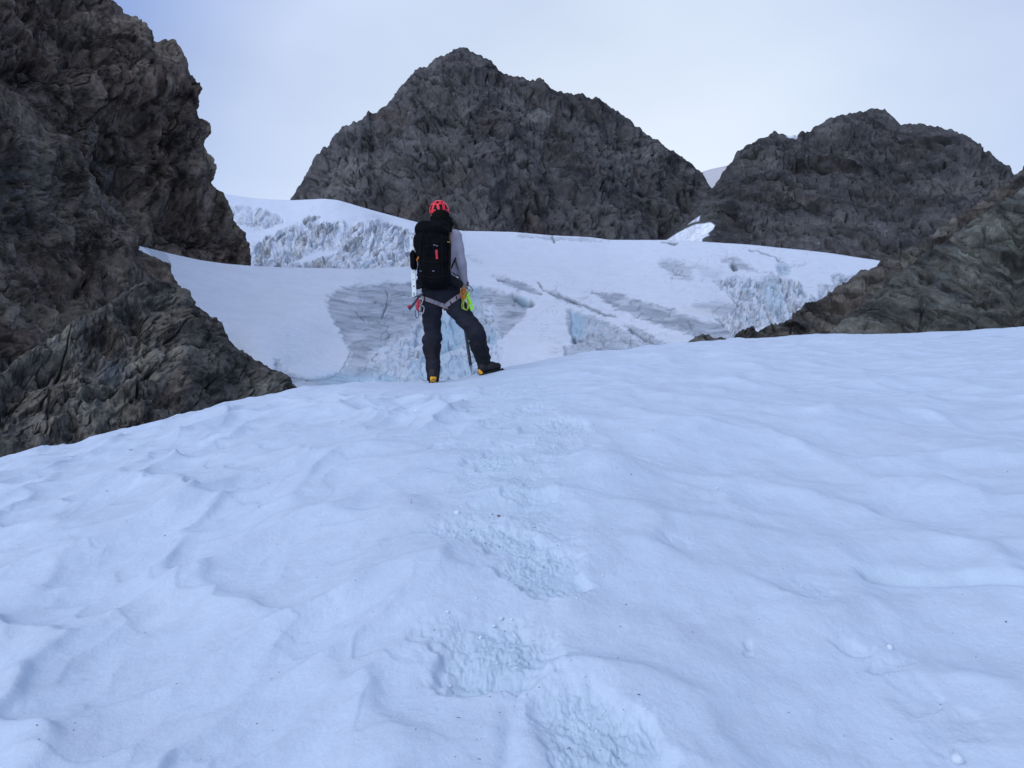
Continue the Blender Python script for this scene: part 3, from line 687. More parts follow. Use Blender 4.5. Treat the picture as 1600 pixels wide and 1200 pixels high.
def build_mountains():
    def ex1(U, V, hg, col):
        hg = hg-9*np.exp(-(seg_d(U, V, [(870, 190), (850, 260), (890, 330), (900, 370)])/14)**2)-7*np.exp(-(seg_d(U, V, [(730, 130), (700, 220), (640, 330)])/13)**2)
        hg = hg-8*np.exp(-(seg_d(U, V, [(1095, 290), (1070, 330), (1030, 372)])/9)**2)
        hg = hg+10*np.exp(-(seg_d(U, V, [(790, 125), (800, 200), (760, 300)])/20)**2)
        y = sst(30, 0, np.hypot((U-862)/1., (V-195)/.9)); col = lerp(col, np.array([.15, .14, .10]), y*.35*sst(-.1, .4, per2(U/9, V/14, 5)))
        col = lerp(col, np.array([.13, .13, .10]), sst(25, 5, np.hypot(U-530, (V-285)/1.))*.3)
        sn = sst(1.2, -.8, poly_sd(U, V, [(671, 174), (676, 176), (679, 176), (675.5, 180)])); col = lerp(col, np.array([.8, .82, .85]), sn)
        hg, col = tongue(U, V, hg, col)
        return hg, col
    rock_sheet('peak', 'tall dark pyramid peak behind the climber, highest summit on the skyline', 'mountain', 'h', PEAK, [(300, 430), (1200, 430)], 381, 1149, 1.05,
               [(380, 520), (760, 430), (1150, 560)], [(380, 640), (718, 700), (1150, 700)], 1.15, [(60, .42), (24, .55), (10, .8), (5, .6)], 300, base=(.059, .056, .056), ribs=(24, 46, 4.5), back=300, dirn=-28, stretch=1.5, extra=ex1, amp=.62, jag=2.2)
    def ex2(U, V, hg, col):
        sn = sst(1.2, -.8, poly_sd(U, V, [(1228, 208), (1247, 207), (1246, 213), (1230, 213)])); col = lerp(col, np.array([.7, .72, .75]), sn)
        g = sst(25, 0, seg_d(U, V, [(1110, 330), (1090, 370)])); col = lerp(col, np.array([.085, .10, .085]), g*.5)
        band = per2(U/90, (V-.12*U)/7, 8); hg = hg+2.2*band
        hg, col = tongue(U, V, hg, col)
        return hg, col
    rock_sheet('peak', 'broad rounded dark peak on the right of the col', 'mountain', 'h', PEAK2, [(1000, 450), (1900, 470)], 1021, 1780, 1.05,
               [(1020, 420), (1350, 380), (1780, 330)], [(1020, 560), (1370, 620), (1780, 470)], 1.15, [(55, .42), (24, .55), (10, .8), (5, .6)], 340, base=(.054, .052, .052), ribs=(-8, 44, 4.), back=260, dirn=12, stretch=1.3, extra=ex2, amp=.6, jag=2.4)
UP = [(-500, -60), (-300, 60), (-120, 120), (-40, 160), (0, 175), (10, 190), (35, 214), (40, 228), (58, 240), (65, 243), (68, 256), (76, 270), (90, 281), (105, 292), (120, 304), (135, 314), (150, 310), (165, 311), (180, 306),
      (188, 310), (196, 322), (208, 328), (218, 321), (230, 321), (245, 330), (258, 336), (272, 331), (285, 330), (300, 345), (318, 358), (335, 368), (350, 376), (365, 390), (385, 396), (415, 396), (440, 402), (500, 420)]
MID = [(-300, -260), (0, -120), (100, -30), (150, 10), (170, 40), (190, 66), (215, 105), (250, 135), (300, 160), (340, 190), (370, 210), (390, 222), (400, 235), (418, 262), (440, 272), (460, 283), (480, 300), (500, 318), (520, 330), (560, 352), (620, 380), (720, 420)]
LOW = [(420, -160), (440, 225), (455, 290), (480, 305), (497, 325), (512, 342), (525, 350), (540, 354), (552, 368), (560, 395), (566, 408), (580, 425), (592, 440), (605, 453), (640, 470), (720, 500), (760, 510)]
LOWH = [(-400, 640), (0, 578), (30, 556), (70, 535), (100, 515), (130, 495), (165, 480), (200, 455), (225, 438), (255, 440), (290, 455), (305, 480), (325, 497), (345, 508), (355, 530), (366, 545), (395, 558), (410, 566), (425, 578), (440, 590), (453, 606), (470, 640), (500, 700)]
def build_cliffs():
    def exu(U, V, hg, col):
        for L, w, d in (([(245, 68), (205, 108), (160, 145)], 3.5, 9), ([(165, 30), (130, 60), (90, 125)], 4, 8), ([(50, 160), (90, 190), (110, 215)], 4, 6), ([(175, 285), (185, 300), (205, 310)], 3, 5), ([(75, 0), (60, 60), (20, 130)], 4, 6), ([(300, 250), (250, 260)], 3, 6)):
            hg = hg-d*np.exp(-(seg_d(U+4*per2(U/12, V/12, 9), V, L)/w)**2)
        rs = sst(38, 5, np.hypot((U-212)/1.2, V-150)); col = lerp(col, np.array([.15, .085, .065]), rs*.55*sst(-.3, .4, per2(U/14, V/10, 6)+.1))
        col = lerp(col, np.array([.14, .16, .16]), sst(30, 10, np.abs(U-(140+.45*(V-200))))*sst(170, 220, V)*.5*sst(-.2, .4, per2(U/10, V/24, 7)))
        return hg, col
    rock_sheet('cliff', 'towering dark rock face at the upper left, with a rusty patch near its edge', 'cliff', 'v', UP, [(-500, -330), (500, -330)], -480, 480, 1.15,
               [(-480, 40), (480, 48)], [(-480, 76), (100, 74), (480, 80)], 1.3, [(95, .8), (36, .9), (14, .9), (6, .8)], 400, base=(.118, .094, .075), back=26, dirn=35, stretch=1.35, amp=.8, phi=30, extra=exu, jag=1.8, edge_keep=.5)
    def exm(U, V, hg, col):
        for L, w, d in (([(60, 215), (90, 210), (120, 300), (180, 385)], 6, 10), ([(0, 290), (60, 330), (120, 340)], 4, 6), ([(180, 390), (120, 450), (90, 490)], 5, 8)):
            hg = hg-d*np.exp(-(seg_d(U+4*per2(U/12, V/12, 9), V, L)/w)**2)
        col = lerp(col, np.array([.14, .145, .15]), sst(60, 10, np.hypot((U-45), (V-300)/1.6))*.4*sst(-.3, .3, per2(U/8, V/14, 17)))
        col = lerp(col, np.array([.09, .10, .065]), sst(20, 4, np.hypot(U-10, V-335))*.7)
        return hg, col
    rock_sheet('cliff', 'grey fractured rock buttress at the left edge, in front of the upper face', 'cliff', 'v', MID, [(-300, -420), (720, -420)], -260, 700, 1.15,
               [(-260, 20), (700, 18)], [(-260, 40), (200, 42), (400, 46), (700, 34)], 1.3, [(80, .8), (30, .95), (12, .95), (5.5, .9)], 430, base=(.118, .098, .077), back=14, dirn=-40, stretch=1.3, amp=.75, phi=30, extra=exm, jag=2.2, edge_keep=.5)
    def exl(U, V, hg, col):
        for L, w, d in (([(82, 590), (75, 640), (70, 690)], 2.5, 8), ([(345, 545), (332, 590), (325, 610)], 2.2, 7), ([(200, 550), (260, 530), (300, 545)], 2.5, 5), ([(110, 560), (100, 610), (120, 680)], 3, 4)):
            hg = hg-d*np.exp(-(seg_d(U+3*per2(U/9, V/9, 9), V, L)/w)**2)
        col = lerp(col, np.array([.15, .115, .09]), sst(42, 10, np.hypot((U-275), (V-590)/.8))*.5*sst(-.3, .3, per2(U/12, V/12, 19)))
        col = lerp(col, np.array([.15, .16, .17]), sst(30, 8, np.hypot((U-180)/1.4, (V-572)))*.45)
        return hg, col
    rock_sheet('rock_outcrop', 'low dark rock outcrop at the left, rising straight from the near snow', 'rock', 'h', LOWH, [(-400, 1010), (0, 900), (500, 760)], -395, 498, 1.15,
               [(-400, 9.8), (0, 10.2), (300, 12), (500, 17)], [(-400, 12.3), (0, 13.2), (250, 16.5), (500, 20)], .9, [(75, .7), (30, .8), (12, .9), (5.5, .9)], 460, base=(.098, .087, .070), back=9, dirn=-25, stretch=1.4, amp=.9, phi=0, extra=exl, edge_keep=.5, jag=1.8, kind='structure')
RUB = [(1120, 560), (1143, 526), (1148, 518), (1161, 511), (1175, 509), (1185, 516), (1200, 508), (1216, 503), (1236, 498), (1238, 487), (1260, 475), (1284, 468), (1305, 453), (1339, 431), (1360, 420), (1373, 405), (1407, 393), (1438, 379), (1459, 362), (1479, 342), (1507, 331), (1527, 318),
       (1558, 294), (1578, 277), (1600, 263), (1650, 225), (1720, 180), (1800, 140), (1900, 100), (2100, 60)]
SLAB = [(1255, 560), (1291, 524), (1320, 500), (1345, 480), (1373, 458), (1405, 432), (1442, 403), (1475, 378), (1510, 352), (1540, 330), (1571, 311), (1600, 291), (1660, 250), (1750, 200), (1900, 140), (2100, 100)]
def build_right():
    rock_sheet('ridge', 'brown rubble ridge on the right, rising behind the pale slab to the frame edge', 'ridge', 'h', RUB, [(1100, 640), (1700, 640), (2100, 700)], 1121, 2090, 1.15,
               [(1120, 36), (2100, 27)], [(1120, 46), (1300, 58), (1600, 70), (2100, 60)], .9, [(30, .9), (13, 1.1), (6, 1.1)], 500, base=(.080, .073, .062), back=16, dirn=-36, stretch=1.3, amp=.8, phi=0, jag=3.0)
    def exs(U, V, hg, col):
        hg = hg-16*np.exp(-((U-1592+.02*(V-400)+3*per2(V/20, U/40, 8))/9)**2)*sst(335, 365, V)
        for L, w, d in (([(1432, 450), (1440, 490), (1436, 530)], 3, 7), ([(1400, 450), (1432, 455)], 4, 5), ([(1560, 330), (1530, 440), (1525, 520)], 5, 4), ([(1291, 530), (1380, 470), (1470, 400)], 3, 4)):
            hg = hg-d*np.exp(-(seg_d(U+3*per2(U/9, V/9, 9), V, L)/w)**2)
        col = lerp(col, np.array([.15, .165, .165]), sst(55, 12, np.hypot((U-1470)/1.3, (V-450)))*.4*sst(-.3, .4, per2(U/20, V/12, 29)))
        return hg, col
    rock_sheet('rock_slab', 'smooth grey-green rock slab at the right edge, above the near snow', 'rock', 'h', SLAB, [(1240, 640), (2100, 700)], 1256, 2090, 1.15,
               [(1256, 26), (1600, 21), (2100, 20)], [(1256, 34), (1600, 44), (2100, 44)], .85, [(70, .5), (26, .65), (9, .8), (5, .8)], 530, base=(.070, .072, .061), back=11, dirn=-34, stretch=1.5, amp=.75, phi=0, extra=exs, jag=1.3)
    rock_sheet('boulder', 'small dark boulder on the snow crest, left of the foot of the right-hand ridge', 'boulder', 'h',
               [(1048, 556), (1060, 539), (1070, 537), (1082, 532), (1090, 527), (1097, 522.5), (1107, 521), (1115, 526), (1120, 527), (1127, 524), (1135, 527.5), (1142, 532), (1150, 556)], [(1040, 575), (1160, 575)], 1049, 1149, .7,
               [(1040, 21), (1160, 21)], [(1040, 22), (1160, 22)], 1, [(16, .8), (6, .8)], 560, base=(.08, .08, .07), back=1.2, amp=.6, jag=1.2, kind=None)
def build_far_snow():
    # sunlit snow dome seen through the col
    us = np.arange(1060, 1190, 2.); tops = np.interp(us, [1060, 1095, 1112, 1135, 1160, 1190], [285, 269, 264, 259, 262, 280]); t = np.linspace(0, 1, 20)
    U = np.tile(us, (20, 1)); V = 330+(tops-330)[None]*t[:, None]; Y = 800+120*t[:, None]+U*0
    P = np.stack(at(U, V, Y), -1); b = P[-1:].copy(); b[..., 1] += 150; b[..., 2] -= 60; P = np.concatenate([P, b], 0)
    c = np.ones(P.shape)*np.array([.62, .60, .60])
    o = mesh_from('snow_dome', P.reshape(-1, 3), grid_faces(P.shape[0], P.shape[1]), True, c.reshape(-1, 3), M_GLAC)
    tag(o, 'distant grey-white snow dome showing through the col between the two peaks', 'snow', kind='structure')
    # far ground sheet closing the valley below everything
    n = 40; g = np.linspace(-4000, 4000, n); X, Y = np.meshgrid(g, g+2500)
    P = np.stack([X, Y, np.full(X.shape, -40.)], -1)
    o = mesh_from('ground', P.reshape(-1, 3), grid_faces(n, n), True, (np.ones(P.shape)*SNOWC).reshape(-1, 3), M_GLAC)
    tag(o, 'snow covered valley floor far below', 'ground', kind='structure')

build_near_snow()
build_glacier()
build_icefall()
build_mountains()
build_cliffs()
build_right()
build_far_snow()
#@@OBJECTS
# ------------------------------------------------------------------ implicit surfaces -> meshes (used for the climber and the pack)
def vlen(a): return np.sqrt((a*a).sum(-1))
def cone(a, b, ra, rb, sq=None):
    a = np.array(a, float); b = np.array(b, float)
    def f(p):
        if sq is not None:
            c = (a+b)/2; k = np.array(sq); p = (p-c)/k+c; aa = (a-c)/k+c; bb = (b-c)/k+c
        else: aa, bb = a, b
        d = bb-aa; t = np.clip(((p-aa)@d)/(d@d+1e-12), 0, 1)
        return vlen(p-aa-t[..., None]*d)-(ra+(rb-ra)*t)
    return f
def ell(c, r, rot=None):
    c = np.array(c, float); r = np.array(r, float); M = np.array(rot) if rot is not None else None
    def f(p):
        q = p-c
        if M is not None: q = q@M
        k = vlen(q/r); return k*(k-1)/(vlen(q/(r*r))+1e-9)
    return f
def rbox(c, h, r, rot=None):
    c = np.array(c, float); h = np.array(h, float); M = np.array(rot) if rot is not None else None
    def f(p):
        q = p-c
        if M is not None: q = q@M
        q = np.abs(q)-h+r; return vlen(np.maximum(q, 0))+np.minimum(q.max(-1), 0)-r
    return f
def U_(k, *fs):
    def f(p):
        d = fs[0](p)
        for g in fs[1:]:
            e_ = g(p)
            h = np.clip(.5+.5*(e_-d)/k, 0, 1); d = e_*(1-h)+d*h-k*h*(1-h)
        return d
    return f
def inter(f, g): return lambda p: np.maximum(f(p), g(p))
def below(z): return lambda p: p[..., 2]-z
def above(z): return lambda p: z-p[..., 2]
def wrinkle(f, amp, fx, fz, seed):
    def g(p):
        a = per2(p[..., 0]*fx+p[..., 1]*fx*.6, p[..., 2]*fz+p[..., 0]*fz*.35, seed)+.5*per2(p[..., 0]*fx*2-p[..., 1]*fx, p[..., 2]*fz*2.1, seed+3)
        return f(p)+amp*a
    return g
def nets(f, lo, hi, h):
    lo = np.array(lo, float); n = [int(math.ceil((b-a)/h))+1 for a, b in zip(lo, hi)]
    ax = [lo[i]+h*np.arange(n[i]) for i in range(3)]
    G = np.stack(np.meshgrid(*ax, indexing='ij'), -1)
    v = f(G).astype(np.float32)
    for i in range(3):     # close at the bounds
        sl = [slice(None)]*3
        for k in (0, -1): sl[i] = k; v[tuple(sl)] = np.maximum(v[tuple(sl)], h*.5)
    s = v < 0
    cs = tuple(k-1 for k in n); acc = np.zeros(cs+(3,), np.float32); cnt = np.zeros(cs, np.float32)
    for i in range(3):
        j, k = [q for q in range(3) if q != i]
        for oj in (0, 1):
            for ok in (0, 1):
                a = [0]*3; a[j] = oj; a[k] = ok; b = list(a); b[i] = 1
                A = v[a[0]:a[0]+cs[0], a[1]:a[1]+cs[1], a[2]:a[2]+cs[2]]; B = v[b[0]:b[0]+cs[0], b[1]:b[1]+cs[1], b[2]:b[2]+cs[2]]
                cr = (A < 0) != (B < 0); t = np.where(cr, A/np.where(cr, A-B, 1), 0)
                acc[..., i] += np.where(cr, t, 0); acc[..., j] += cr*oj; acc[..., k] += cr*ok; cnt += cr
    m = cnt > 0; idx = np.full(cs, -1, np.int32); idx[m] = np.arange(m.sum())
    cc = np.argwhere(m); V = lo+h*(cc+acc[m]/cnt[m][:, None])
    Q = []
    for i in range(3):
        j, k = [(1, 2), (2, 0), (0, 1)][i]
        sl0 = [slice(1, n[q]-1) for q in range(3)]; sl0[i] = slice(0, n[i]-1); sl1 = list(sl0); sl1[i] = slice(1, n[i])
        A = s[tuple(sl0)]; B = s[tuple(sl1)]; e_ = np.argwhere(A != B)
        if not len(e_): continue
        off = np.ones(3, int); off[i] = 0; e_ = e_+off; fl = s[e_[:, 0], e_[:, 1], e_[:, 2]]
        dj = np.zeros(3, int); dj[j] = 1; dk = np.zeros(3, int); dk[k] = 1
        g = lambda q: idx[q[:, 0], q[:, 1], q[:, 2]]
        q = np.stack([g(e_-dj-dk), g(e_-dk), g(e_), g(e_-dj)], 1)
        q[~fl] = q[~fl][:, ::-1]; Q.append(q)
    Q = np.concatenate(Q); Q = Q[(Q >= 0).all(1)]
    return V, Q
def blob(name, f, lo, hi, h, mat, parent=None, smooth=True):
    V, Q = nets(f, lo, hi, h)
    if parent is not None: V = V-np.array(ORG[parent.name])
    return mesh_from(name, V, Q, smooth, None, mat, parent)
ORG = {}
def thing(name, label, cat, loc, group=None):
    o = bpy.data.objects.new(name, None); o.empty_display_size = .1; COL.objects.link(o); o.location = loc
    ORG[o.name] = tuple(loc); tag(o, label, cat, group); return o
def solid(name, V, Fs, mat, parent=None, smooth=False):
    """mesh from world-space vertices and n-gon faces"""
    V = np.array(V, float)
    if parent is not None: V = V-np.array(ORG[parent.name])
    me = bpy.data.meshes.new(name); me.from_pydata([tuple(v) for v in V], [], Fs); me.update()
    for p in me.polygons: p.use_smooth = smooth
    me.materials.append(mat); o = bpy.data.objects.new(name, me); COL.objects.link(o)
    if parent is not None: o.parent = parent
    ORG.setdefault(o.name, ORG[parent.name] if parent is not None else (0, 0, 0))
    return o
class MB:
    def __init__(s): s.V = []; s.F = []
    def add(s, V, F_):
        n = len(s.V); s.V += [tuple(v) for v in V]; s.F += [tuple(i+n for i in f) for f in F_]
    def tube(s, pts, r, seg=8, closed=False, rz=None):
        pts = [Vector(p) for p in pts]; n = len(pts); rs = r if hasattr(r, '__len__') else [r]*n
        V = []; prev = None
        for i, p in enumerate(pts):
            a = pts[(i-1) % n] if closed or i else p; b = pts[(i+1) % n] if closed or i < n-1 else p
            t = (b-a).normalized()
            if prev is None: prev = t.orthogonal().normalized()
            u_ = (prev-t*prev.dot(t)).normalized(); prev = u_; w = t.cross(u_)
            for k in range(seg):
                an = 2*math.pi*k/seg; V.append(p+(u_*math.cos(an)+w*math.sin(an))*rs[i])
        F_ = []
        for i in range(n if closed else n-1):
            for k in range(seg):
                a = i*seg+k; b = i*seg+(k+1) % seg; c = ((i+1) % n)*seg+(k+1) % seg; d = ((i+1) % n)*seg+k; F_.append((a, b, c, d))
        if not closed: F_ += [tuple(range(seg))[::-1], tuple((n-1)*seg+k for k in range(seg))]
        s.add(V, F_)
    def box(s, c, h, M=None, bev=.0):
        c = Vector(c); M = M or Matrix.Identity(3); V = []
        b = bev
        for z in (-1, 1):
            for (x, y) in ((-1, -1), (1, -1), (1, 1), (-1, 1)): V.append(c+M@Vector((x*h[0], y*h[1], z*h[2])))
        s.add(V, [(3, 2, 1, 0), (4, 5, 6, 7), (0, 1, 5, 4), (1, 2, 6, 5), (2, 3, 7, 6), (3, 0, 4, 7)])
    def strip(s, P, N, w, th):
        """flat band of width w and thickness th along points P with normals N"""
        P = [Vector(p) for p in P]; N = [Vector(n) for n in N]; V = []; n = len(P)
        if n < 2: return
        for i in range(n):
            t = (P[min(i+1, n-1)]-P[max(i-1, 0)]).normalized(); sd_ = t.cross(N[i]).normalized()*(w/2)
            V += [P[i]-sd_, P[i]+sd_, P[i]+sd_+N[i]*th, P[i]-sd_+N[i]*th]
        F_ = [(0, 1, 2, 3), tuple(4*(n-1)+k for k in (3, 2, 1, 0))]
        for i in range(n-1):
            for k in range(4): F_.append((4*i+k, 4*i+4+k, 4*i+4+(k+1) % 4, 4*i+(k+1) % 4))
        s.add(V, F_)
    def build(s, name, mat, parent=None, smooth=False): return solid(name, s.V, s.F, mat, parent, smooth) if s.V else None
def trace(f, o, d, tmax=12, t0=0):
    o = np.array(o, float); d = np.array(d, float); d /= np.linalg.norm(d); t = t0
    for _ in range(120):
        v = float(f((o+d*t)[None])[0]); t += v*.8
        if v < .0008 or t > tmax: break
    return o+d*t
def grad(f, p, e_=.004):
    p = np.array(p, float); g = np.array([float(f((p+e_*np.eye(3)[i])[None])[0]-f((p-e_*np.eye(3)[i])[None])[0]) for i in range(3)])
    return g/(np.linalg.norm(g)+1e-9)
CAMP = np.array([0, 0, EYE])
DP = 7.8
LIFT = 0.0
def W(u, v, dy=0.): return np.array(at(u, v, DP+dy))+np.array([0, 0, LIFT])
def on_surf(f, uvs, off=.0, dens=2.):
    """pixel path laid on the surface f as seen from the front of the photo"""
    P, N = [], []
    for (a, b) in zip(uvs[:-1], uvs[1:]):
        n = max(2, int(math.hypot(a[0]-b[0], a[1]-b[1])/dens))
        for i in range(n if b is not uvs[-1] else n+1):
            t = i/n; p0 = W(a[0]+(b[0]-a[0])*t, a[1]+(b[1]-a[1])*t, -1.2); d = p0-CAMP; p = trace(f, p0, d, 3)
            if abs(float(f(p[None])[0])) > .012: continue
            nn = grad(f, p); P.append(p+nn*off); N.append(nn)
    return P, N
def ring_on(f, c, e1, e2, off=.0, n=30, far=.35, w=None):
    P, N = [], []; c = np.array(c, float); e1 = np.array(e1, float); e2 = np.array(e2, float); e1 /= np.linalg.norm(e1); e2 /= np.linalg.norm(e2)
    for k in range(n+1):
        a = 2*math.pi*k/n; d = e1*math.cos(a)+e2*math.sin(a)
        o = c; t = 0
        while t < far and float(f((o+d*t)[None])[0]) < 0: t += .004
        p = o+d*t; P.append(p+off*d); N.append(d)
    return P, N

# ------------------------------------------------------------------ cloth, metal and plastic materials
def cloth(name, col, rough=.85, bs=180, bd=.002, var=.25, spec=.2):
    m, nt, p = mat_new(name)
    rgb = nt.nodes.new('ShaderNodeRGB'); rgb.outputs[0].default_value = (*col, 1)
    c = vary(nt, rgb.outputs[0], noise_node(nt, 9, 5, .6), 1-var, 1+var)
    nt.links.new(c, p.inputs['Base Color']); p.inputs['Roughness'].default_value = rough; p.inputs['Specular IOR Level'].default_value = spec
    nt.links.new(bump(nt, noise_node(nt, bs, 3, .6), bd, .6), p.inputs['Normal'])
    return m
M_SKIN = cloth('skin', (.35, .20, .14), .55, 60, .001, .08)
M_HAIR = cloth('black_hair', (.004, .0035, .0035), .75, 60, .008, .3, .08)
M_SHIRT = cloth('grey_shirt', (.33, .31, .36), .9, 40, .004, .08)
M_TROUS = cloth('dark_trousers', (.016, .017, .026), .85, 50, .003, .3)
M_GAIT = cloth('black_gaiter', (.009, .009, .013), .7, 60, .003, .3)
M_PACK = cloth('black_pack', (.0035, .0035, .0048), .85, 70, .003, .35, .08)
M_PACK2 = cloth('dark_navy_pack', (.006, .0065, .010), .7, 70, .003, .3)
M_WEB = cloth('black_webbing', (.005, .005, .006), .8, 200, .001, .2, .1)
M_RED = cloth('red_plastic', (.80, .022, .035), .32, 20, .0004, .05, .5)
M_PINK = cloth('red_webbing', (.55, .035, .06), .7, 200, .001, .1)
M_PIPE = cloth('harness_piping', (.15, .05, .05), .7, 200, .001, .1)
M_ORANGE = cloth('orange_cord', (.50, .15, .02), .7, 200, .001, .1)
M_GOLD = cloth('tan_cord', (.32, .20, .07), .7, 200, .001, .1)
M_GREEN = cloth('neon_green_sling', (.30, .80, .01), .7, 200, .001, .05)
M_OLIVE = cloth('olive_sling', (.30, .38, .05), .7, 200, .001, .1)
M_LOOP = cloth('pale_harness_webbing', (.27, .25, .28), .85, 120, .001, .08)
M_WHITE = cloth('white_metal', (.78, .84, .80), .45, 30, .0003, .04, .5)
M_YEL = cloth('yellow_rubber', (.75, .36, .012), .5, 60, .001, .1, .4)
M_BOOT = cloth('dark_boot', (.013, .011, .013), .6, 60, .002, .3, .3)
M_SOLE = cloth('black_rubber', (.008, .008, .009), .7, 60, .002, .2)
M_GLOVE = cloth('black_glove', (.013, .014, .02), .75, 90, .002, .3)
M_SHAFT = cloth('slate_blue_shaft', (.030, .045, .062), .4, 30, .0004, .1, .5)
def metal(name, col, rough=.35):
    m, nt, p = mat_new(name); p.inputs['Base Color'].default_value = (*col, 1); p.inputs['Metallic'].default_value = 1.; p.inputs['Roughness'].default_value = rough
    n = noise_node(nt, 90, 4, .6); nt.links.new(bump(nt, n, .0004, .4), p.inputs['Normal']); return m
M_STEEL = metal('steel', (.45, .46, .48)); M_DSTEEL = metal('dark_steel', (.09, .10, .13), .4)

# ------------------------------------------------------------------ the climber
def ground(x, y): return float(snow_z(x, y)[0][0])
def build_person():
    global LIFT
    # the left boot's sole meets the snow: lift the whole figure by the small difference
    q = np.array(at(677, 594, DP)); gL = ground(q[0], q[1]); LIFT = gL-.012-q[2]
    print('lift', LIFT)
    root = thing('person', 'climber in red helmet, grey shirt and black trousers standing on the snow crest', 'person', (q[0]+.2, DP, gL), None)
    def P_(u, v, dy=0.): return W(u, v, dy)
    hipL, kneeL, ankL = P_(674, 462, .05), P_(675.5, 519, .11), P_(677, 577, .03)
    hipR, kneeR = P_(705, 462, .05), P_(744, 513, -.04)
    q2 = P_(765, 578, .12); gR = ground(q2[0], q2[1]); soleR = gR-.006
    ankR = P_(756, 560, .10); ankR[2] = max(ankR[2], soleR+.10)
    pel, waist, chest, neck, head = P_(689, 452, .05), P_(688, 425, .04), P_(687, 385, .05), P_(688, 350, .07), P_(687, 327, .09)
    shL, shR = P_(656, 364, .06), P_(711, 364, .06)
    elL, wrL = P_(655, 402, .20), P_(668, 396, .36)
    elR, wrR = P_(720, 406, .03), P_(726, 441, .12)
    # --- body, one continuous skin
    fh = U_(.03, ell(head, (.076, .094, .108)), ell(head+[0, .055, -.055], (.05, .05, .052)), cone(head+[.0, .09, .0], head+[0, .112, -.022], .012, .015),
            ell(head+[.075, .0, -.012], (.014, .022, .032)), ell(head+[-.075, .0, -.012], (.014, .022, .032)), ell(head+[0, .088, -.052], (.024, .012, .010)))
    body = U_(.05, fh, cone(neck-[0, 0, .03], head-[0, .01, .06], .056, .054), ell(chest, (.155, .095, .20)), cone(chest-[0, 0, .1], pel, .11, .125, (1.15, .85, 1)),
              cone(shL, elL, .048, .038), cone(elL, wrL, .036, .026), cone(shR, elR, .048, .038), cone(elR, wrR, .036, .026),
              cone(hipL, kneeL, .075, .05), cone(kneeL, ankL, .05, .036), cone(hipR, kneeR, .075, .05), cone(kneeR, ankR, .05, .036))
    blob('body', body, (P_(630, 620)[0], DP-.3, ankL[2]-.03), (P_(800, 300)[0], DP+.62, head[2]+.13), .0085, M_SKIN, root)
    # --- shirt
    sf = U_(.045, ell(chest+[0, 0, -.0], (.178, .12, .225)), cone(chest, P_(690, 447, .05), .125, .125, (1.22, .85, 1)), cone(neck-[0, 0, .07], neck+[0, 0, .008], .085, .066),
            cone(shL, elL, .066, .055), cone(elL, wrL, .053, .038), cone(shL+[.1, 0, .02], shL, .06, .066))
    arm = U_(.03, cone(shR, elR, .066, .055), cone(elR, wrR, .054, .040), cone(shR-[.1, 0, -.02], shR, .062, .067))
    sf = U_(.028, sf, arm)
    sf = wrinkle(sf, .007, 6, 11, 311)
    blob('shirt', inter(sf, above(P_(690, 447, .05)[2])), (P_(625, 600)[0], DP-.2, P_(690, 452)[2]), (P_(760, 300)[0], DP+.5, neck[2]+.06), .0075, M_SHIRT, root)
    # --- trousers, baggy at the knees
    tl = U_(.035, cone(hipL, kneeL, .105, .084), cone(kneeL, ankL+[0, 0, .03], .074, .066), ell(kneeL+[-.005, -.01, -.05], (.096, .09, .06)))
    tr = U_(.035, cone(hipR, kneeR, .106, .080), cone(kneeR, ankR+[0, 0, .05], .076, .068), ell(kneeR+[.0, .0, -.03], (.094, .09, .055)))
    tf = U_(.035, tl, tr, ell(pel+[.0, .0, .0], (.175, .125, .10)), cone(pel, P_(689, 436, .05), .12, .125, (1.3, .92, 1)))
    TF = wrinkle(tf, .014, 4, 14, 331)
    blob('trousers', inter(TF, lambda p: np.minimum(P_(675, 575)[2]-p[..., 2]-100*(p[..., 0] > hipL[0]+.16)*0, 9)), (P_(640, 600)[0], DP-.2, ankL[2]-.01), (P_(790, 400)[0], DP+.3, P_(690, 432)[2]), .0075, M_TROUS, root)
    # --- gaiters from below the knee down over the boots
    gfl = U_(.02, cone(P_(675, 537, .09), P_(677, 566, .04), .083, .066), cone(P_(677, 566, .04), P_(677, 587, .0), .066, .060), cone(P_(675, 534, .09), P_(674.5, 540, .09), .087, .083))
    gfl = wrinkle(gfl, .009, 7, 16, 341)
    blob('gaiter', gfl, (P_(655, 500)[0], DP-.15, gL+.02), (P_(700, 500)[0], DP+.25, P_(675, 528)[2]), .006, M_GAIT, root)
    gfr = U_(.02, cone(P_(747, 531, .0), ankR+[-.005, -.01, .02], .079, .064), cone(ankR+[-.005, -.01, .02], ankR+[0, 0, -.03], .064, .062), cone(P_(746, 527, .0), P_(747, 533, .0), .084, .08),
              cone(ankR+[0, 0, -.01], ankR+[.09, .01, -.055], .055, .045))
    gfr = wrinkle(gfr, .009, 7, 16, 343)
    blob('gaiter', gfr, (P_(730, 500)[0], DP-.15, soleR+.02), (P_(790, 500)[0], DP+.3, P_(745, 521)[2]), .006, M_GAIT, root)
    # --- boots
    def boot(heel, toe, sole, name='boot'):
        h = np.array([heel[0], heel[1], sole[0]]); t = np.array([toe[0], toe[1], sole[1]]); d = (t-h); L = np.linalg.norm(d); d /= L; sd_ = np.cross(d, [0, 0, 1.]); sd_ /= np.linalg.norm(sd_)
        up = np.cross(sd_, d)
        f = U_(.02, cone(h+up*.075+d*.045, h+up*.10+d*.05, .046, .044), cone(h+up*.058+d*.04, h+up*.06+d*(L*.55), .044, .047), cone(h+up*.058+d*(L*.5), h+up*.047+d*(L-.045), .046, .035))
        lo = np.minimum(h, t)-.08; hi = np.maximum(h, t)+[.08, .08, .2]
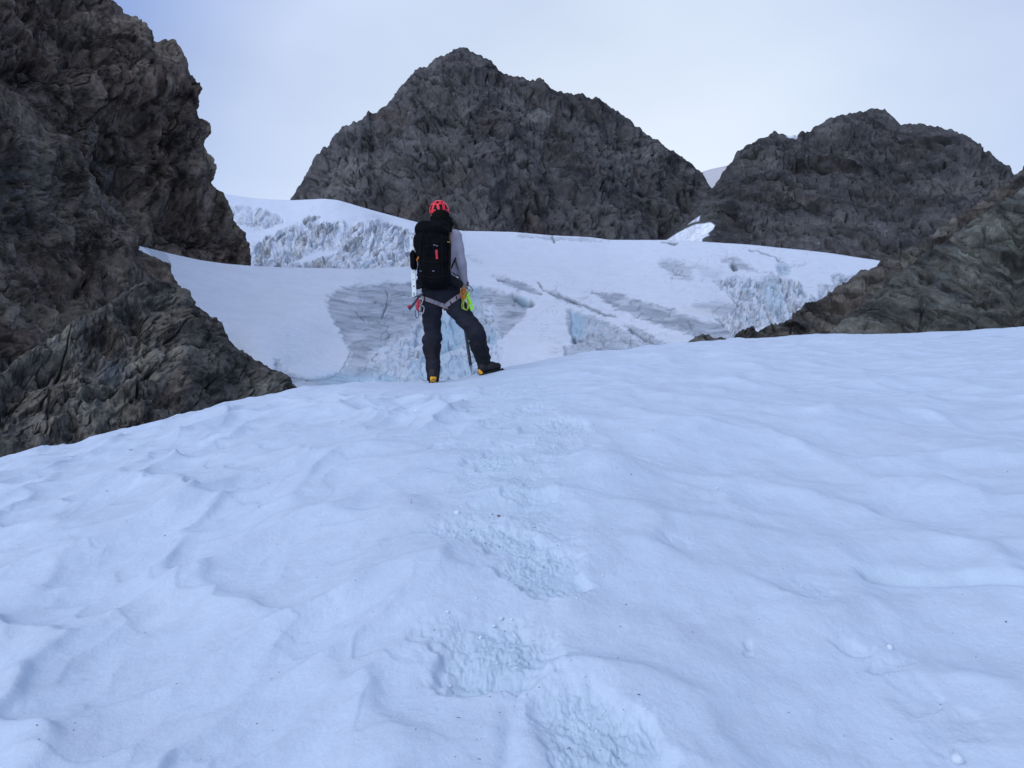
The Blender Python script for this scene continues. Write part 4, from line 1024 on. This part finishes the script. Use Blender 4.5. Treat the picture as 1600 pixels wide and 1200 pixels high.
        o = blob('boot', f, lo, hi, .005, M_BOOT, root)
        ORG[o.name] = ORG[root.name]
        mb = MB(); n = 22; V = []
        for lvl, zz in ((0, -.004), (1, .016)):
            for k in range(n):
                a = 2*math.pi*k/n; x = L/2+math.cos(a)*(L/2+.006); w = .047*(1-.25*(x/L < .4))*(abs(math.sin(a))**.75)*(1 if math.sin(a) > 0 else -1)
                V.append(h+d*x+sd_*w+up*zz)
        Fs = [tuple(range(n))[::-1], tuple(range(n, 2*n))]+[(k, (k+1) % n, n+(k+1) % n, n+k) for k in range(n)]
        mb.add(V, Fs)
        for k in range(7):   # lugs
            for s_ in (-1, 1): mb.box(h+d*(.02+k*(L-.04)/6)+sd_*.024*s_-up*.009, (.011, .014, .010), Matrix((d, sd_, up)).transposed())
        mb.build('sole', M_SOLE, o)
        hp = blob('heel_patch', inter(U_(.015, cone(h+up*.036+d*.040, h+up*.074+d*.044, .046, .044), cone(h+up*.035+d*.034, h+up*.04+d*.05, .044, .044)), lambda p: np.maximum(((p-h)@d)-.026, np.abs((p-h)@sd_)-.030)), h-.1, h+[.1, .1, .15], .005, M_YEL, o)
        # crampon frame with front points and straps
        cr = MB()
        for s_ in (-1, 1):
            cr.tube([h+d*.0+sd_*.036*s_+up*.006, h+d*(L*.5)+sd_*.042*s_+up*.004, h+d*(L-.02)+sd_*.03*s_+up*.004], .0035, 6)
            for x in (.02, .09, L*.6, L-.05): cr.tube([h+d*x+sd_*.04*s_+up*.004, h+d*x+sd_*.042*s_-up*.026], [.005, .0015], 6)
        cr.tube([h+d*(L-.01)+sd_*.015+up*.002, h+d*(L+.028)+sd_*.015-up*.01], [.004, .0015], 6); cr.tube([h+d*(L-.01)-sd_*.015+up*.002, h+d*(L+.028)-sd_*.015-up*.01], [.004, .0015], 6)
        cr.tube([h-d*.012+sd_*.03+up*.01, h-d*.018+up*.04, h-d*.012-sd_*.03+up*.01], .003, 6)
        cr.build('crampon', M_DSTEEL, o)
        return o
    hl = P_(677, 590, -.05); boot(hl, P_(678, 588, .24), (gL-.002, ground(P_(678, 588, .24)[0], DP+.24)+.004))
    hr = P_(750.5, 575, .07); tr_ = P_(786, 570, .13); b2 = boot(hr, tr_, (ground(hr[0], hr[1])+.0, ground(tr_[0], tr_[1])+.004))
    st = MB(); st.strip([P_(667, 590, -.02), P_(661, 587.5, -.05), P_(656.5, 583.5, -.07)], [(0, -.5, .9)]*3, .012, .003); st.build('strap', M_WEB, root)
    # --- hair, dark curls and hood below the helmet
    hf = U_(.02, cone(P_(688.5, 335, .03), P_(688, 350, -.0), .096, .09), ell(P_(701, 343, .06), (.046, .05, .065)), ell(P_(701, 353, .03), (.045, .045, .035)), ell(P_(678, 345, .02), (.055, .06, .05)))
    hf0 = hf; hf = lambda p: hf0(p)+.011*per2(p[..., 0]*24+p[..., 1]*13, p[..., 2]*22, 351)+.005*per2(p[..., 0]*60, p[..., 2]*50+p[..., 1]*20, 352)
    face_clip = lambda p: p[..., 1]-(head[1]+.035)
    blob('hair', inter(hf, face_clip), (P_(660, 300)[0], DP-.15, neck[2]-.07), (P_(720, 300)[0], DP+.25, head[2]+.03), .006, M_HAIR, root)
    # --- helmet: inner liner and red vented shell
    hc = P_(686.5, 324.5, .10); rx, ry, rz = .101, .125, .114
    ex = R(-13); tl_ = R(4)   # tipped back
    def hpt(lo, la, k=1.):
        x = math.cos(la)*math.sin(lo)*rx*k; y = math.cos(la)*math.cos(lo)*ry*k; z = math.sin(la)*rz*k
        y, z = y*math.cos(ex)-z*math.sin(ex)*-1, z*math.cos(ex)-y*math.sin(ex)
        x, z = x*math.cos(tl_)-z*math.sin(tl_), z*math.cos(tl_)+x*math.sin(tl_)
        return np.array([hc[0]+x, hc[1]+y, hc[2]+z])
    def rim(lo): return R(-12)+R(5)*abs(math.sin(lo))+R(4)*math.cos(lo*3)*0
    nl, nm = 120, 60; V = []; Fs = []
    for j in range(nm+1):
        for i in range(nl):
            lo = 2*math.pi*i/nl; r0 = rim(lo); V.append(hpt(lo, r0+(R(89.5)-r0)*j/nm))
    def vent(lo, la):
        # lower row of trapeziums and an upper row of triangles between red ribs
        d = math.degrees(la); L_ = math.degrees(lo)/36.; ph = L_-math.floor(L_)
        if 6 < d < 33:
            t = (d-6)/27; even = int(math.floor(L_)) % 2
            w = (.36-.17*t) if even else (.20+.16*t); return abs(ph-.5) < w
        if 40 < d < 64:
            L2 = math.degrees(lo)/45.+.4; ph = L2-math.floor(L2); t = (d-40)/24; ev = int(math.floor(L2)) % 2
            return abs(ph-.5) < ((.40-.33*t) if not ev else (.08+.26*t))
        return False
    for j in range(nm):
        for i in range(nl):
            lo = 2*math.pi*(i+.5)/nl; r0 = rim(lo); la = r0+(R(89.5)-r0)*(j+.5)/nm
            if vent(lo, la): continue
            Fs.append((j*nl+i, j*nl+(i+1) % nl, (j+1)*nl+(i+1) % nl, (j+1)*nl+i))
    Fs.append(tuple(nm*nl+i for i in range(nl)))
    he = solid('helmet', V, Fs, M_RED, root, True); md = he.modifiers.new('shell', 'SOLIDIFY'); md.thickness = .006; md.offset = 1
    V = []; Fs = []; nl, nm = 40, 16
    for j in range(nm+1):
        for i in range(nl):
            lo = 2*math.pi*i/nl; r0 = rim(lo)-R(2); V.append(hpt(lo, r0+(R(89)-r0)*j/nm, .95))
    for j in range(nm):
        for i in range(nl): Fs.append((j*nl+i, j*nl+(i+1) % nl, (j+1)*nl+(i+1) % nl, (j+1)*nl+i))
    Fs.append(tuple(nm*nl+i for i in range(nl))); ORG[he.name] = ORG[root.name]
    solid('helmet_liner', V, Fs, M_SOLE, he, True)
    # --- harness
    hs = bpy.data.objects.new('harness', None); COL.objects.link(hs); hs.parent = root; ORG[hs.name] = ORG[root.name]
    for (c, e1, e2, w) in ((P_(673, 464, .05), (1, 0, -.36), (0, 1, .15), .042), (P_(709, 464, .04), (1, 0, .72), (0, 1, .15), .045)):
        Pp, Nn = ring_on(TF, c, e1, e2, .003, 36); mb = MB(); mb.strip(Pp, Nn, w, .007); mb.build('leg_loop', M_LOOP, hs)
        mb = MB()
        for s_ in (-1, 1):
            ax = np.cross(e1, e2); ax /= np.linalg.norm(ax); mb.strip([p+ax*s_*(w/2-.001) for p in Pp], Nn, .004, .0085)
        mb.build('piping', M_PIPE, hs)
    for path in ([(664, 452), (665, 464)], [(712, 452), (713.5, 461)], [(704, 463), (706, 468)], [(659, 452), (658, 466), (660, 480)]):
        Pp, Nn = on_surf(TF, path, .010); mb = MB(); mb.strip(Pp, Nn, .011, .004); mb.build('strap', M_WEB, hs)
    Pp, Nn = ring_on(TF, P_(689, 447, .05), (1, 0, 0), (0, 1, 0), .004, 40); mb = MB(); mb.strip(Pp, Nn, .05, .010); mb.build('waist_belt', M_PACK2, hs)
    # --- gloves with five fingers
    def glove(wr, palm, dirn, side, curl, normal):
        d = np.array(dirn, float); d /= np.linalg.norm(d); nn = np.array(normal, float); nn -= d*(nn@d); nn /= np.linalg.norm(nn); s_ = np.cross(d, nn)*side
        pc = palm; fs = [cone(wr-d*.03, wr+d*.01, .040, .037), ell(pc, (.042, .042, .046))]
        for i, (o_, L) in enumerate(((-.030, .072), (-.010, .082), (.010, .077), (.029, .062))):
            b = pc+d*.030+s_*o_; k1 = b+d*L*.42*math.cos(curl*.5)+nn*L*.42*math.sin(curl*.5); k2 = k1+d*L*.33*math.cos(curl*1.3)+nn*L*.33*math.sin(curl*1.3); k3 = k2+d*L*.25*math.cos(curl*2.1)+nn*L*.25*math.sin(curl*2.1)
            fs += [U_(.004, cone(b, k1, .0125, .0115), cone(k1, k2, .0115, .0105), cone(k2, k3, .0105, .009))]
        tb = pc-s_*.03-d*.01; t1 = tb-s_*.022+d*.025+nn*.012; t2 = t1+d*.02+nn*.026+s_*.004; fs.append(U_(.005, cone(tb, t1, .017, .013), cone(t1, t2, .013, .0105)))
        f = U_(.006, *fs)
        blob('glove', f, pc-.15, pc+.15, .0042, M_GLOVE, root)
    glove(wrR, wrR+np.array([-.005, .025, -.055]), (-.1, .35, -1), 1, .8, (-.9, .25, .1))
    glove(wrL, wrL+np.array([.045, .025, .02]), (.9, .25, .35), 1, .8, (.1, -.9, .1))
    return root, TF, sf, dict(wrR=wrR, P=P_)

PERSON, TF, SF, INFO = build_person()

def build_pack():
    P_ = INFO['P']
    t = thing('backpack', 'black climbing backpack with a red zip pull, worn on the back of the climber', 'backpack', tuple(P_(675, 442, -.10)))
    px = DP/F
    rot = None
    main = U_(.05, rbox(P_(677.5, 405, -.17), (.150, .105, .22), .09), rbox(P_(680, 427, -.17), (.140, .115, .10), .08), ell(P_(672, 372, -.15), (.165, .12, .15)), ell(P_(690, 395, -.14), (.085, .10, .25)))
    MF = wrinkle(main, .012, 6, 8, 401)
    b = blob('pack_body', MF, tuple(P_(640, 455, -.36)), tuple(P_(715, 330, .05)+np.array([0, 0, .02])), .0075, M_PACK, t); ORG[b.name] = ORG[t.name]
    lid0 = U_(.05, ell(P_(676, 357, -.14), (.165, .14, .085)), ell(P_(665, 351, -.12), (.105, .11, .07)), ell(P_(688, 348, -.06), (.10, .09, .065)))
    LF = wrinkle(lid0, .010, 8, 9, 405)
    lid = blob('lid', LF, tuple(P_(640, 372, -.40)), tuple(P_(715, 330, .1)+np.array([0, 0, .05])), .0075, M_PACK, t)
    # front panel and pocket
    pf = wrinkle(rbox(P_(676, 417, -.268), (.100, .03, .13), .03), .006, 9, 9, 409)
    blob('front_pocket', pf, tuple(P_(650, 450, -.36)), tuple(P_(705, 380, -.2)), .006, M_PACK, t)
    sp = wrinkle(U_(.02, rbox(P_(646.5, 402, -.10), (.030, .06, .085), .025), ell(P_(645, 392, -.1), (.024, .05, .05))), .004, 12, 12, 411)
    blob('side_pocket', sp, tuple(P_(634, 425, -.25)), tuple(P_(658, 375, .05)), .006, M_PACK, t)
    hb = wrinkle(U_(.02, cone(P_(700, 428, -.08), P_(717, 437, .02), .045, .04, (1, 1, 1)), rbox(P_(712, 436, -.03), (.040, .045, .045), .03), cone(P_(717, 437, .02), P_(716, 437, .16), .035, .03)), .004, 10, 12, 413)
    blob('hip_belt', hb, tuple(P_(692, 455, -.2)), tuple(P_(730, 415, .25)), .006, M_PACK2, t)
    hb2 = wrinkle(U_(.02, cone(P_(658, 433, -.06), P_(654, 439, .03), .045, .04), cone(P_(654, 439, .03), P_(662, 439, .18), .035, .03)), .004, 10, 12, 415)
    blob('hip_belt', hb2, tuple(P_(640, 455, -.2)), tuple(P_(675, 415, .28)), .006, M_PACK2, t)
    ALL = U_(.005, MF, LF, pf)
    for path, w in (([(700, 352), (701.5, 380), (700, 425)], .018), ([(658, 362), (656, 400), (660, 440)], .016), ([(690, 360), (691, 400), (690, 440)], .014), ([(650, 398), (675, 403), (700, 399)], .014), ([(652, 422), (676, 427), (701, 423)], .014), ([(668, 362), (668, 390)], .012), ([(660, 371), (697, 371)], .010)):
        Pp, Nn = on_surf(ALL, path, .003, 3); mb = MB(); mb.strip(Pp, Nn, w, .004); mb.build('strap', M_WEB, t)
    for path, w, m in (([(682.8, 384), (683.3, 398)], .020, M_PINK), ([(656, 394.5), (653.5, 399.5)], .018, M_ORANGE)):
        Pp, Nn = on_surf(ALL, path, .010, 3); mb = MB(); mb.strip(Pp, Nn, w, .008); mb.build('zip_pull', m, t)
    for (u, v) in ((677.5, 416), (679, 375.5), (683, 376.5), (658.5, 416), (700, 371), (661, 443)):
        Pp, Nn = on_surf(ALL, [(u-1.6, v), (u+1.6, v+.6)], .006, 1); mb = MB(); mb.strip(Pp, Nn, .012, .006); mb.build('buckle', M_DSTEEL if u != 700 else M_GOLD, t)
    # thin strap beside the arm and a shoulder strap over the right shoulder
    mb = MB(); mb.tube([P_(703, 356, -.02), P_(705, 370, -.07), P_(704, 395, -.09), P_(703.5, 418, -.07)], .006, 6); mb.build('strap', M_GOLD, t)
    mb = MB(); mb.tube([P_(712.5, 396, -.06), P_(709, 403, -.06), P_(705, 413, -.06)], .008, 6); mb.tube([P_(711, 399, -.065), P_(716, 415, -.07)], .004, 6); mb.tube([P_(707, 419, -.11), P_(712, 423, -.09), P_(716, 424, -.08)], .005, 6)
    mb.build('strap', M_WEB, t)
    # padded shoulder straps down the chest to the pack's lower corners
    for ua, ub in ((702, 700), (668, 671)):
        Pp = [P_(ua, 356, -.06), P_(ua, 351.5, .02)]; Nn = [np.array([0, -.3, 1.]), np.array([0, .2, 1.])]
        for k in range(9):
            o = P_(ua+(ub-ua)*k/8+(3 if ua > 690 else -3)*math.sin(k/8*3.1), 358+k*8.5, .9); p = trace(SF, o, (0, -1, 0), 1.6)
            if abs(float(SF(p[None])[0])) < .012: nn = grad(SF, p); Pp.append(p+nn*.004); Nn.append(nn)
        mb = MB(); mb.strip(Pp, Nn, .052, .012); mb.build('shoulder_strap', M_PACK, t)
    # snow picket in the side pocket: white angle bar with holes
    mb = MB(); a = P_(643.2, 361, -.11); b_ = P_(647.4, 457, -.10); ax = Vector(b_-a); L = ax.length; ax.normalize()
    sx = Vector((1, 0, 0)); sx = (sx-ax*sx.dot(ax)).normalized(); sy = ax.cross(sx); M = Matrix((sx, sy, ax)).transposed(); A0 = Vector(a); n = 9
    for s_ in (-1, 1): mb.box(A0+ax*L/2+sx*.0145*s_, (.0055, .0018, L/2), M)
    st = L/n
    for k in range(n+1):
        mb.box(A0+ax*(k*st if 0 < k < n else (.004 if k == 0 else L-.004)), (.0092, .0018, st/2-.007 if 0 < k < n else .0035), Matrix((sx, sy, ax)).transposed())
    mb.box(A0+ax*L/2+sx*.018+sy*-.014, (.0016, .014, L/2), M)
    o = mb.build('snow_picket', M_WHITE); tag(o, 'white perforated metal snow picket strapped to the left side of the black backpack', 'snow picket')
    # ice tool hanging low on the left with a red grip end
    t2 = thing('ice_tool', 'black ice hammer with a red end, hanging at the left hip of the climber', 'ice tool', tuple(P_(656, 455, -.12)))
    mb = MB(); mb.tube([P_(656, 455, -.12), P_(648, 466, -.13), P_(639.5, 477, -.13)], [.011, .012, .013], 10); mb.build('shaft', M_SHAFT, t2, True)
    mb = MB(); mb.tube([P_(641.5, 470.5, -.135), P_(637.5, 473.5, -.135)], [.012, .012], 10); mb.tube([P_(637.6, 473.4, -.135), P_(636.8, 474, -.135)], [.012, .007], 10); mb.build('grip', M_PINK, t2, True)
    mb = MB(); mb.tube([P_(661, 451, -.12), P_(656, 455, -.12), P_(651, 456, -.12), P_(646, 458.5, -.12)], [.006, .011, .009, .003], 8); mb.build('head', M_DSTEEL, t2)
    # racks of carabiners
    def carabiner(p, rot, sz, mat, label, group):
        p = Vector(p); ca, sa = math.cos(rot), math.sin(rot); pts = []
        for k in range(20):
            an = 2*math.pi*k/20; x = math.cos(an)*.5*(1+.18*math.sin(an)); y = math.sin(an)
            x = .028*sz*max(-.42, min(.5, x))*1.6; y = .052*sz*y
            pts.append(p+Vector((x*ca-y*sa, random.uniform(-.002, .002), x*sa+y*ca)))
        mb = MB(); mb.tube(pts, .0050*sz, 8, True); o = mb.build('carabiner', mat, None, True); tag(o, label, 'carabiner', group)
    G1 = 'carabiners hanging at the left hip of the climber'
    for (u, v, r_, m, l) in ((655.5, 474, .2, M_DSTEEL, 'dark carabiner nearest the ice hammer at the left hip'), (659.5, 478, -.15, M_STEEL, 'bright steel carabiner against the left trouser leg'),
                             (651.5, 484, .1, M_DSTEEL, 'lowest dark carabiner dangling at the left hip'), (656.5, 466, -.3, M_STEEL, 'upper steel carabiner just under the left harness loop')):
        carabiner(P_(u, v, -.135), r_, .8, m, l, G1)
    G2 = 'carabiners clipped at the right hip of the climber'
    for (u, v, r_, m, l) in ((733, 443.5, .9, M_DSTEEL, 'dark carabiner sticking out below the grey cuff'), (727, 450, .3, M_STEEL, 'steel carabiner holding the orange cords at the right hip'),
                             (731.5, 452, -.3, M_STEEL, 'steel carabiner above the neon green sling'), (724, 457, .0, M_GOLD, 'gold carabiner on the right harness loop')):
        carabiner(P_(u, v, -.075), r_, .85, m, l, G2)
    def sling(pts, r, mat, name, label, group=None, loops=1, sp=.006):
        r = r*.72
        mb = MB()
        for k in range(loops):
            j = [P_(u+random.uniform(-1.5, 1.5)*(k > 0)+(k-1.5)*sp*40, v+random.uniform(-2.5, 2.5)*(k > 0), dy-k*.006) for (u, v, dy) in pts]
            # smooth the path
            q = [Vector(p) for p in j]; sm = []
            for i in range(len(q)-1):
                a0, a1, a2, a3 = q[max(i-1, 0)], q[i], q[i+1], q[min(i+2, len(q)-1)]
                for s_ in range(5):
                    t_ = s_/5; sm.append(.5*((2*a1)+(-a0+a2)*t_+(2*a0-5*a1+4*a2-a3)*t_*t_+(-a0+3*a1-3*a2+a3)*t_**3))
            sm.append(q[-1]); mb.tube(sm, r, 7)
        o = mb.build(name, mat, None, True); tag(o, label, 'sling' if name == 'sling' else 'cord', group)
    sling([(730, 450, -.09), (733, 458, -.10), (737, 468, -.11), (739, 476, -.11), (737.5, 477.5, -.11), (735, 468, -.11), (732, 456, -.10)], .0052, M_GREEN, 'sling', 'neon green sling looped at the right hip of the climber', None, 3, .036)
    sling([(727, 452, -.085), (724, 462, -.09), (723, 472, -.10), (726.5, 477, -.11), (731, 477, -.11), (732, 468, -.10), (729, 455, -.09)], .0052, M_OLIVE, 'sling', 'olive yellow sling bundle beside the neon green one', None, 4, .02)
    sling([(722, 444, -.07), (720.5, 450, -.08), (722, 458, -.085), (725, 459, -.09), (727, 452, -.09), (725.5, 444, -.075)], .0048, M_ORANGE, 'cord', 'orange cord bundle on the right harness loop', None, 4, .02)
    sling([(725, 441, -.06), (723, 447, -.08), (727, 455, -.09), (728.5, 447, -.08), (726, 441, -.07)], .0055, M_GOLD, 'cord', 'tan cord loop just below the grey sleeve cuff', None, 3, .02)
    sling([(653.5, 462, -.13), (652, 470, -.14), (653.5, 478, -.14), (655.5, 470, -.14), (655.5, 462, -.13)], .0055, M_PINK, 'cord', 'dark red cord among the carabiners at the left hip', None, 3, .02)
    sling([(657.5, 463, -.12), (657.8, 474, -.13), (657.2, 487, -.13)], .0060, M_LOOP, 'sling', 'pale grey sling end hanging along the left thigh', None, 2, .012)
    # ice axe used as a cane in the right hand
    ix = thing('ice_axe', 'long slate blue ice axe planted in the snow between the legs of the climber', 'ice axe', tuple(P_(735.8, 571, .22)))
    top = P_(719.0, 452.5, .17); bot = P_(735.6, 566, .22)
    mb = MB(); k = 12; pts = [top+(bot-top)*i/k for i in range(k+1)]; mb.tube(pts, .0165, 12); mb.build('shaft', M_SHAFT, ix, True)
    gd = ground(bot[0], bot[1]); d = (bot-top)/np.linalg.norm(bot-top); mb = MB(); mb.tube([bot-d*.01, bot+d*.03, bot+d*.09], [.018, .011, .003], 10); mb.build('spike', M_STEEL, ix)
    mb = MB(); mb.tube([top+[.02, .13, -.012], top+[.01, .06, .008], top, top+[-.01, -.05, .0]], [.002, .007, .012, .011], 8); mb.box(top+[-.012, -.075, -.004], (.026, .028, .003)); mb.build('head', M_DSTEEL, ix)
build_pack()

# ------------------------------------------------------------------ loose bits on the near snow
def ico(c, r, squash=.8, jit=.25):
    bpts = []; t = (1+5**.5)/2
    for v in ((-1, t, 0), (1, t, 0), (-1, -t, 0), (1, -t, 0), (0, -1, t), (0, 1, t), (0, -1, -t), (0, 1, -t), (t, 0, -1), (t, 0, 1), (-t, 0, -1), (-t, 0, 1)):
        k = r/1.9*(1+random.uniform(-jit, jit)); bpts.append((c[0]+v[0]*k, c[1]+v[1]*k, c[2]+v[2]*k*squash))
    return bpts
ICOF = [(0, 11, 5), (0, 5, 1), (0, 1, 7), (0, 7, 10), (0, 10, 11), (1, 5, 9), (5, 11, 4), (11, 10, 2), (10, 7, 6), (7, 1, 8), (3, 9, 4), (3, 4, 2), (3, 2, 6), (3, 6, 8), (3, 8, 9), (4, 9, 5), (2, 4, 11), (6, 2, 10), (8, 6, 7), (9, 8, 1)]
def build_bits():
    rnd = random.Random(5); V = []; Fs = []
    spots = []
    for (sx, sy, a, b, dep, rot) in STEPS_W:
        n = int(1500*a*b*min(1, dep/.06)/.03*.012)+1
        for _ in range(n):
            r_ = rnd.gauss(0, .55); r2 = rnd.gauss(0, .55); spots.append((sx+r_*a, sy+r2*b+.02, rnd.choice([.002, .003, .003, .004, .005])*(1 if sy < 5 else 1.3)))
    for (u, v, s) in ((1495, 1188, .022), (783, 960, .009), (772, 968, .010), (750, 985, .009), (700, 962, .010), (800, 962, .008), (1120, 760, .012), (715, 800, .014), (650, 645, .014), (1390, 1020, .012)):
        x, y = on_slope(u, v); spots.append((x, y, s))
    xs = np.array([s[0] for s in spots]); ys = np.array([s[1] for s in spots]); zs = snow_z(xs, ys)[0]
    for (x, y, s), z in zip(spots, zs):
        n = len(V); V += ico((x, y, z+s*.1), s, rnd.uniform(.6, 1), .45); Fs += [tuple(i+n for i in f) for f in ICOF]
    Va = np.array(V); c = np.tile(np.array([.74, .82, .88]), (len(Va), 1))
    o = mesh_from('snow_crumbs', Va, np.array(Fs), True, c, M_SNOW); tag(o, 'loose crumbs of frozen snow in the trodden steps', 'snow crumbs', kind='stuff')
    # dark grit and needles
    m = cloth('dark_grit', (.05, .045, .04), .9, 60, .001, .3)
    V = []; Fs = []; pts = []
    for (u, v, s) in ((1572, 976, .008), (228, 969, .005), (56, 1167, .006), (59, 1190, .004), (162, 1180, .004), (277, 1065, .003), (150, 1110, .003), (350, 697, .007), (217, 697, .012), (205, 704, .01), (436, 1040, .004), (402, 1115, .004), (758, 843, .007), (736, 820, .006), (642, 798, .006),
                      (643, 793, .006), (978, 948, .007), (1505, 940, .004), (1350, 960, .003), (770, 797, .006), (765, 803, .005), (749, 1177, .004), (1020, 680, .007), (1190, 740, .006), (1574, 738, .006), (1470, 1100, .004)):
        pts.append((*on_slope(u, v), s*.5))
    for _ in range(190):
        u = rnd.uniform(0, 1600); v = rnd.uniform(640, 1200)
        if rnd.random() < .55: u = rnd.gauss(790, 110); v = rnd.uniform(660, 1190)
        pts.append((*on_slope(u, v), rnd.choice([.0009, .0012, .0012, .0016, .0022])*(1 if v > 850 else 1.6)))
    xs = np.array([p[0] for p in pts]); ys = np.array([p[1] for p in pts]); zs = snow_z(xs, ys)[0]
    for (x, y, s), z in zip(pts, zs):
        n = len(V); q = ico((0, 0, 0), s, .5, .4); an = rnd.uniform(0, 3.14); el_ = rnd.choice([1, 1, 1.4, 2.6]); ca, sa = math.cos(an), math.sin(an)
        V += [(x+(a*ca*el_-b*sa/el_**.5), y+(a*sa*el_+b*ca/el_**.5), z+s*.2+c_) for a, b, c_ in q]; Fs += [tuple(i+n for i in f) for f in ICOF]
    o = mesh_from('grit', np.array(V), np.array(Fs), False, None, m); tag(o, 'dark grit and wind-blown needles scattered over the near snow', 'grit', kind='stuff')
    # the reddish pebble in the trail
    x, y = on_slope(779, 802); z = ground(x, y); V = ico((x, y, z+.003), .008, .6, .25)
    o = mesh_from('pebble', np.array(V), np.array(ICOF), False, None, cloth('reddish_stone', (.22, .10, .08), .9, 60, .002, .3)); tag(o, 'small reddish pebble lying in the middle of the trodden trail', 'pebble')
build_bits()
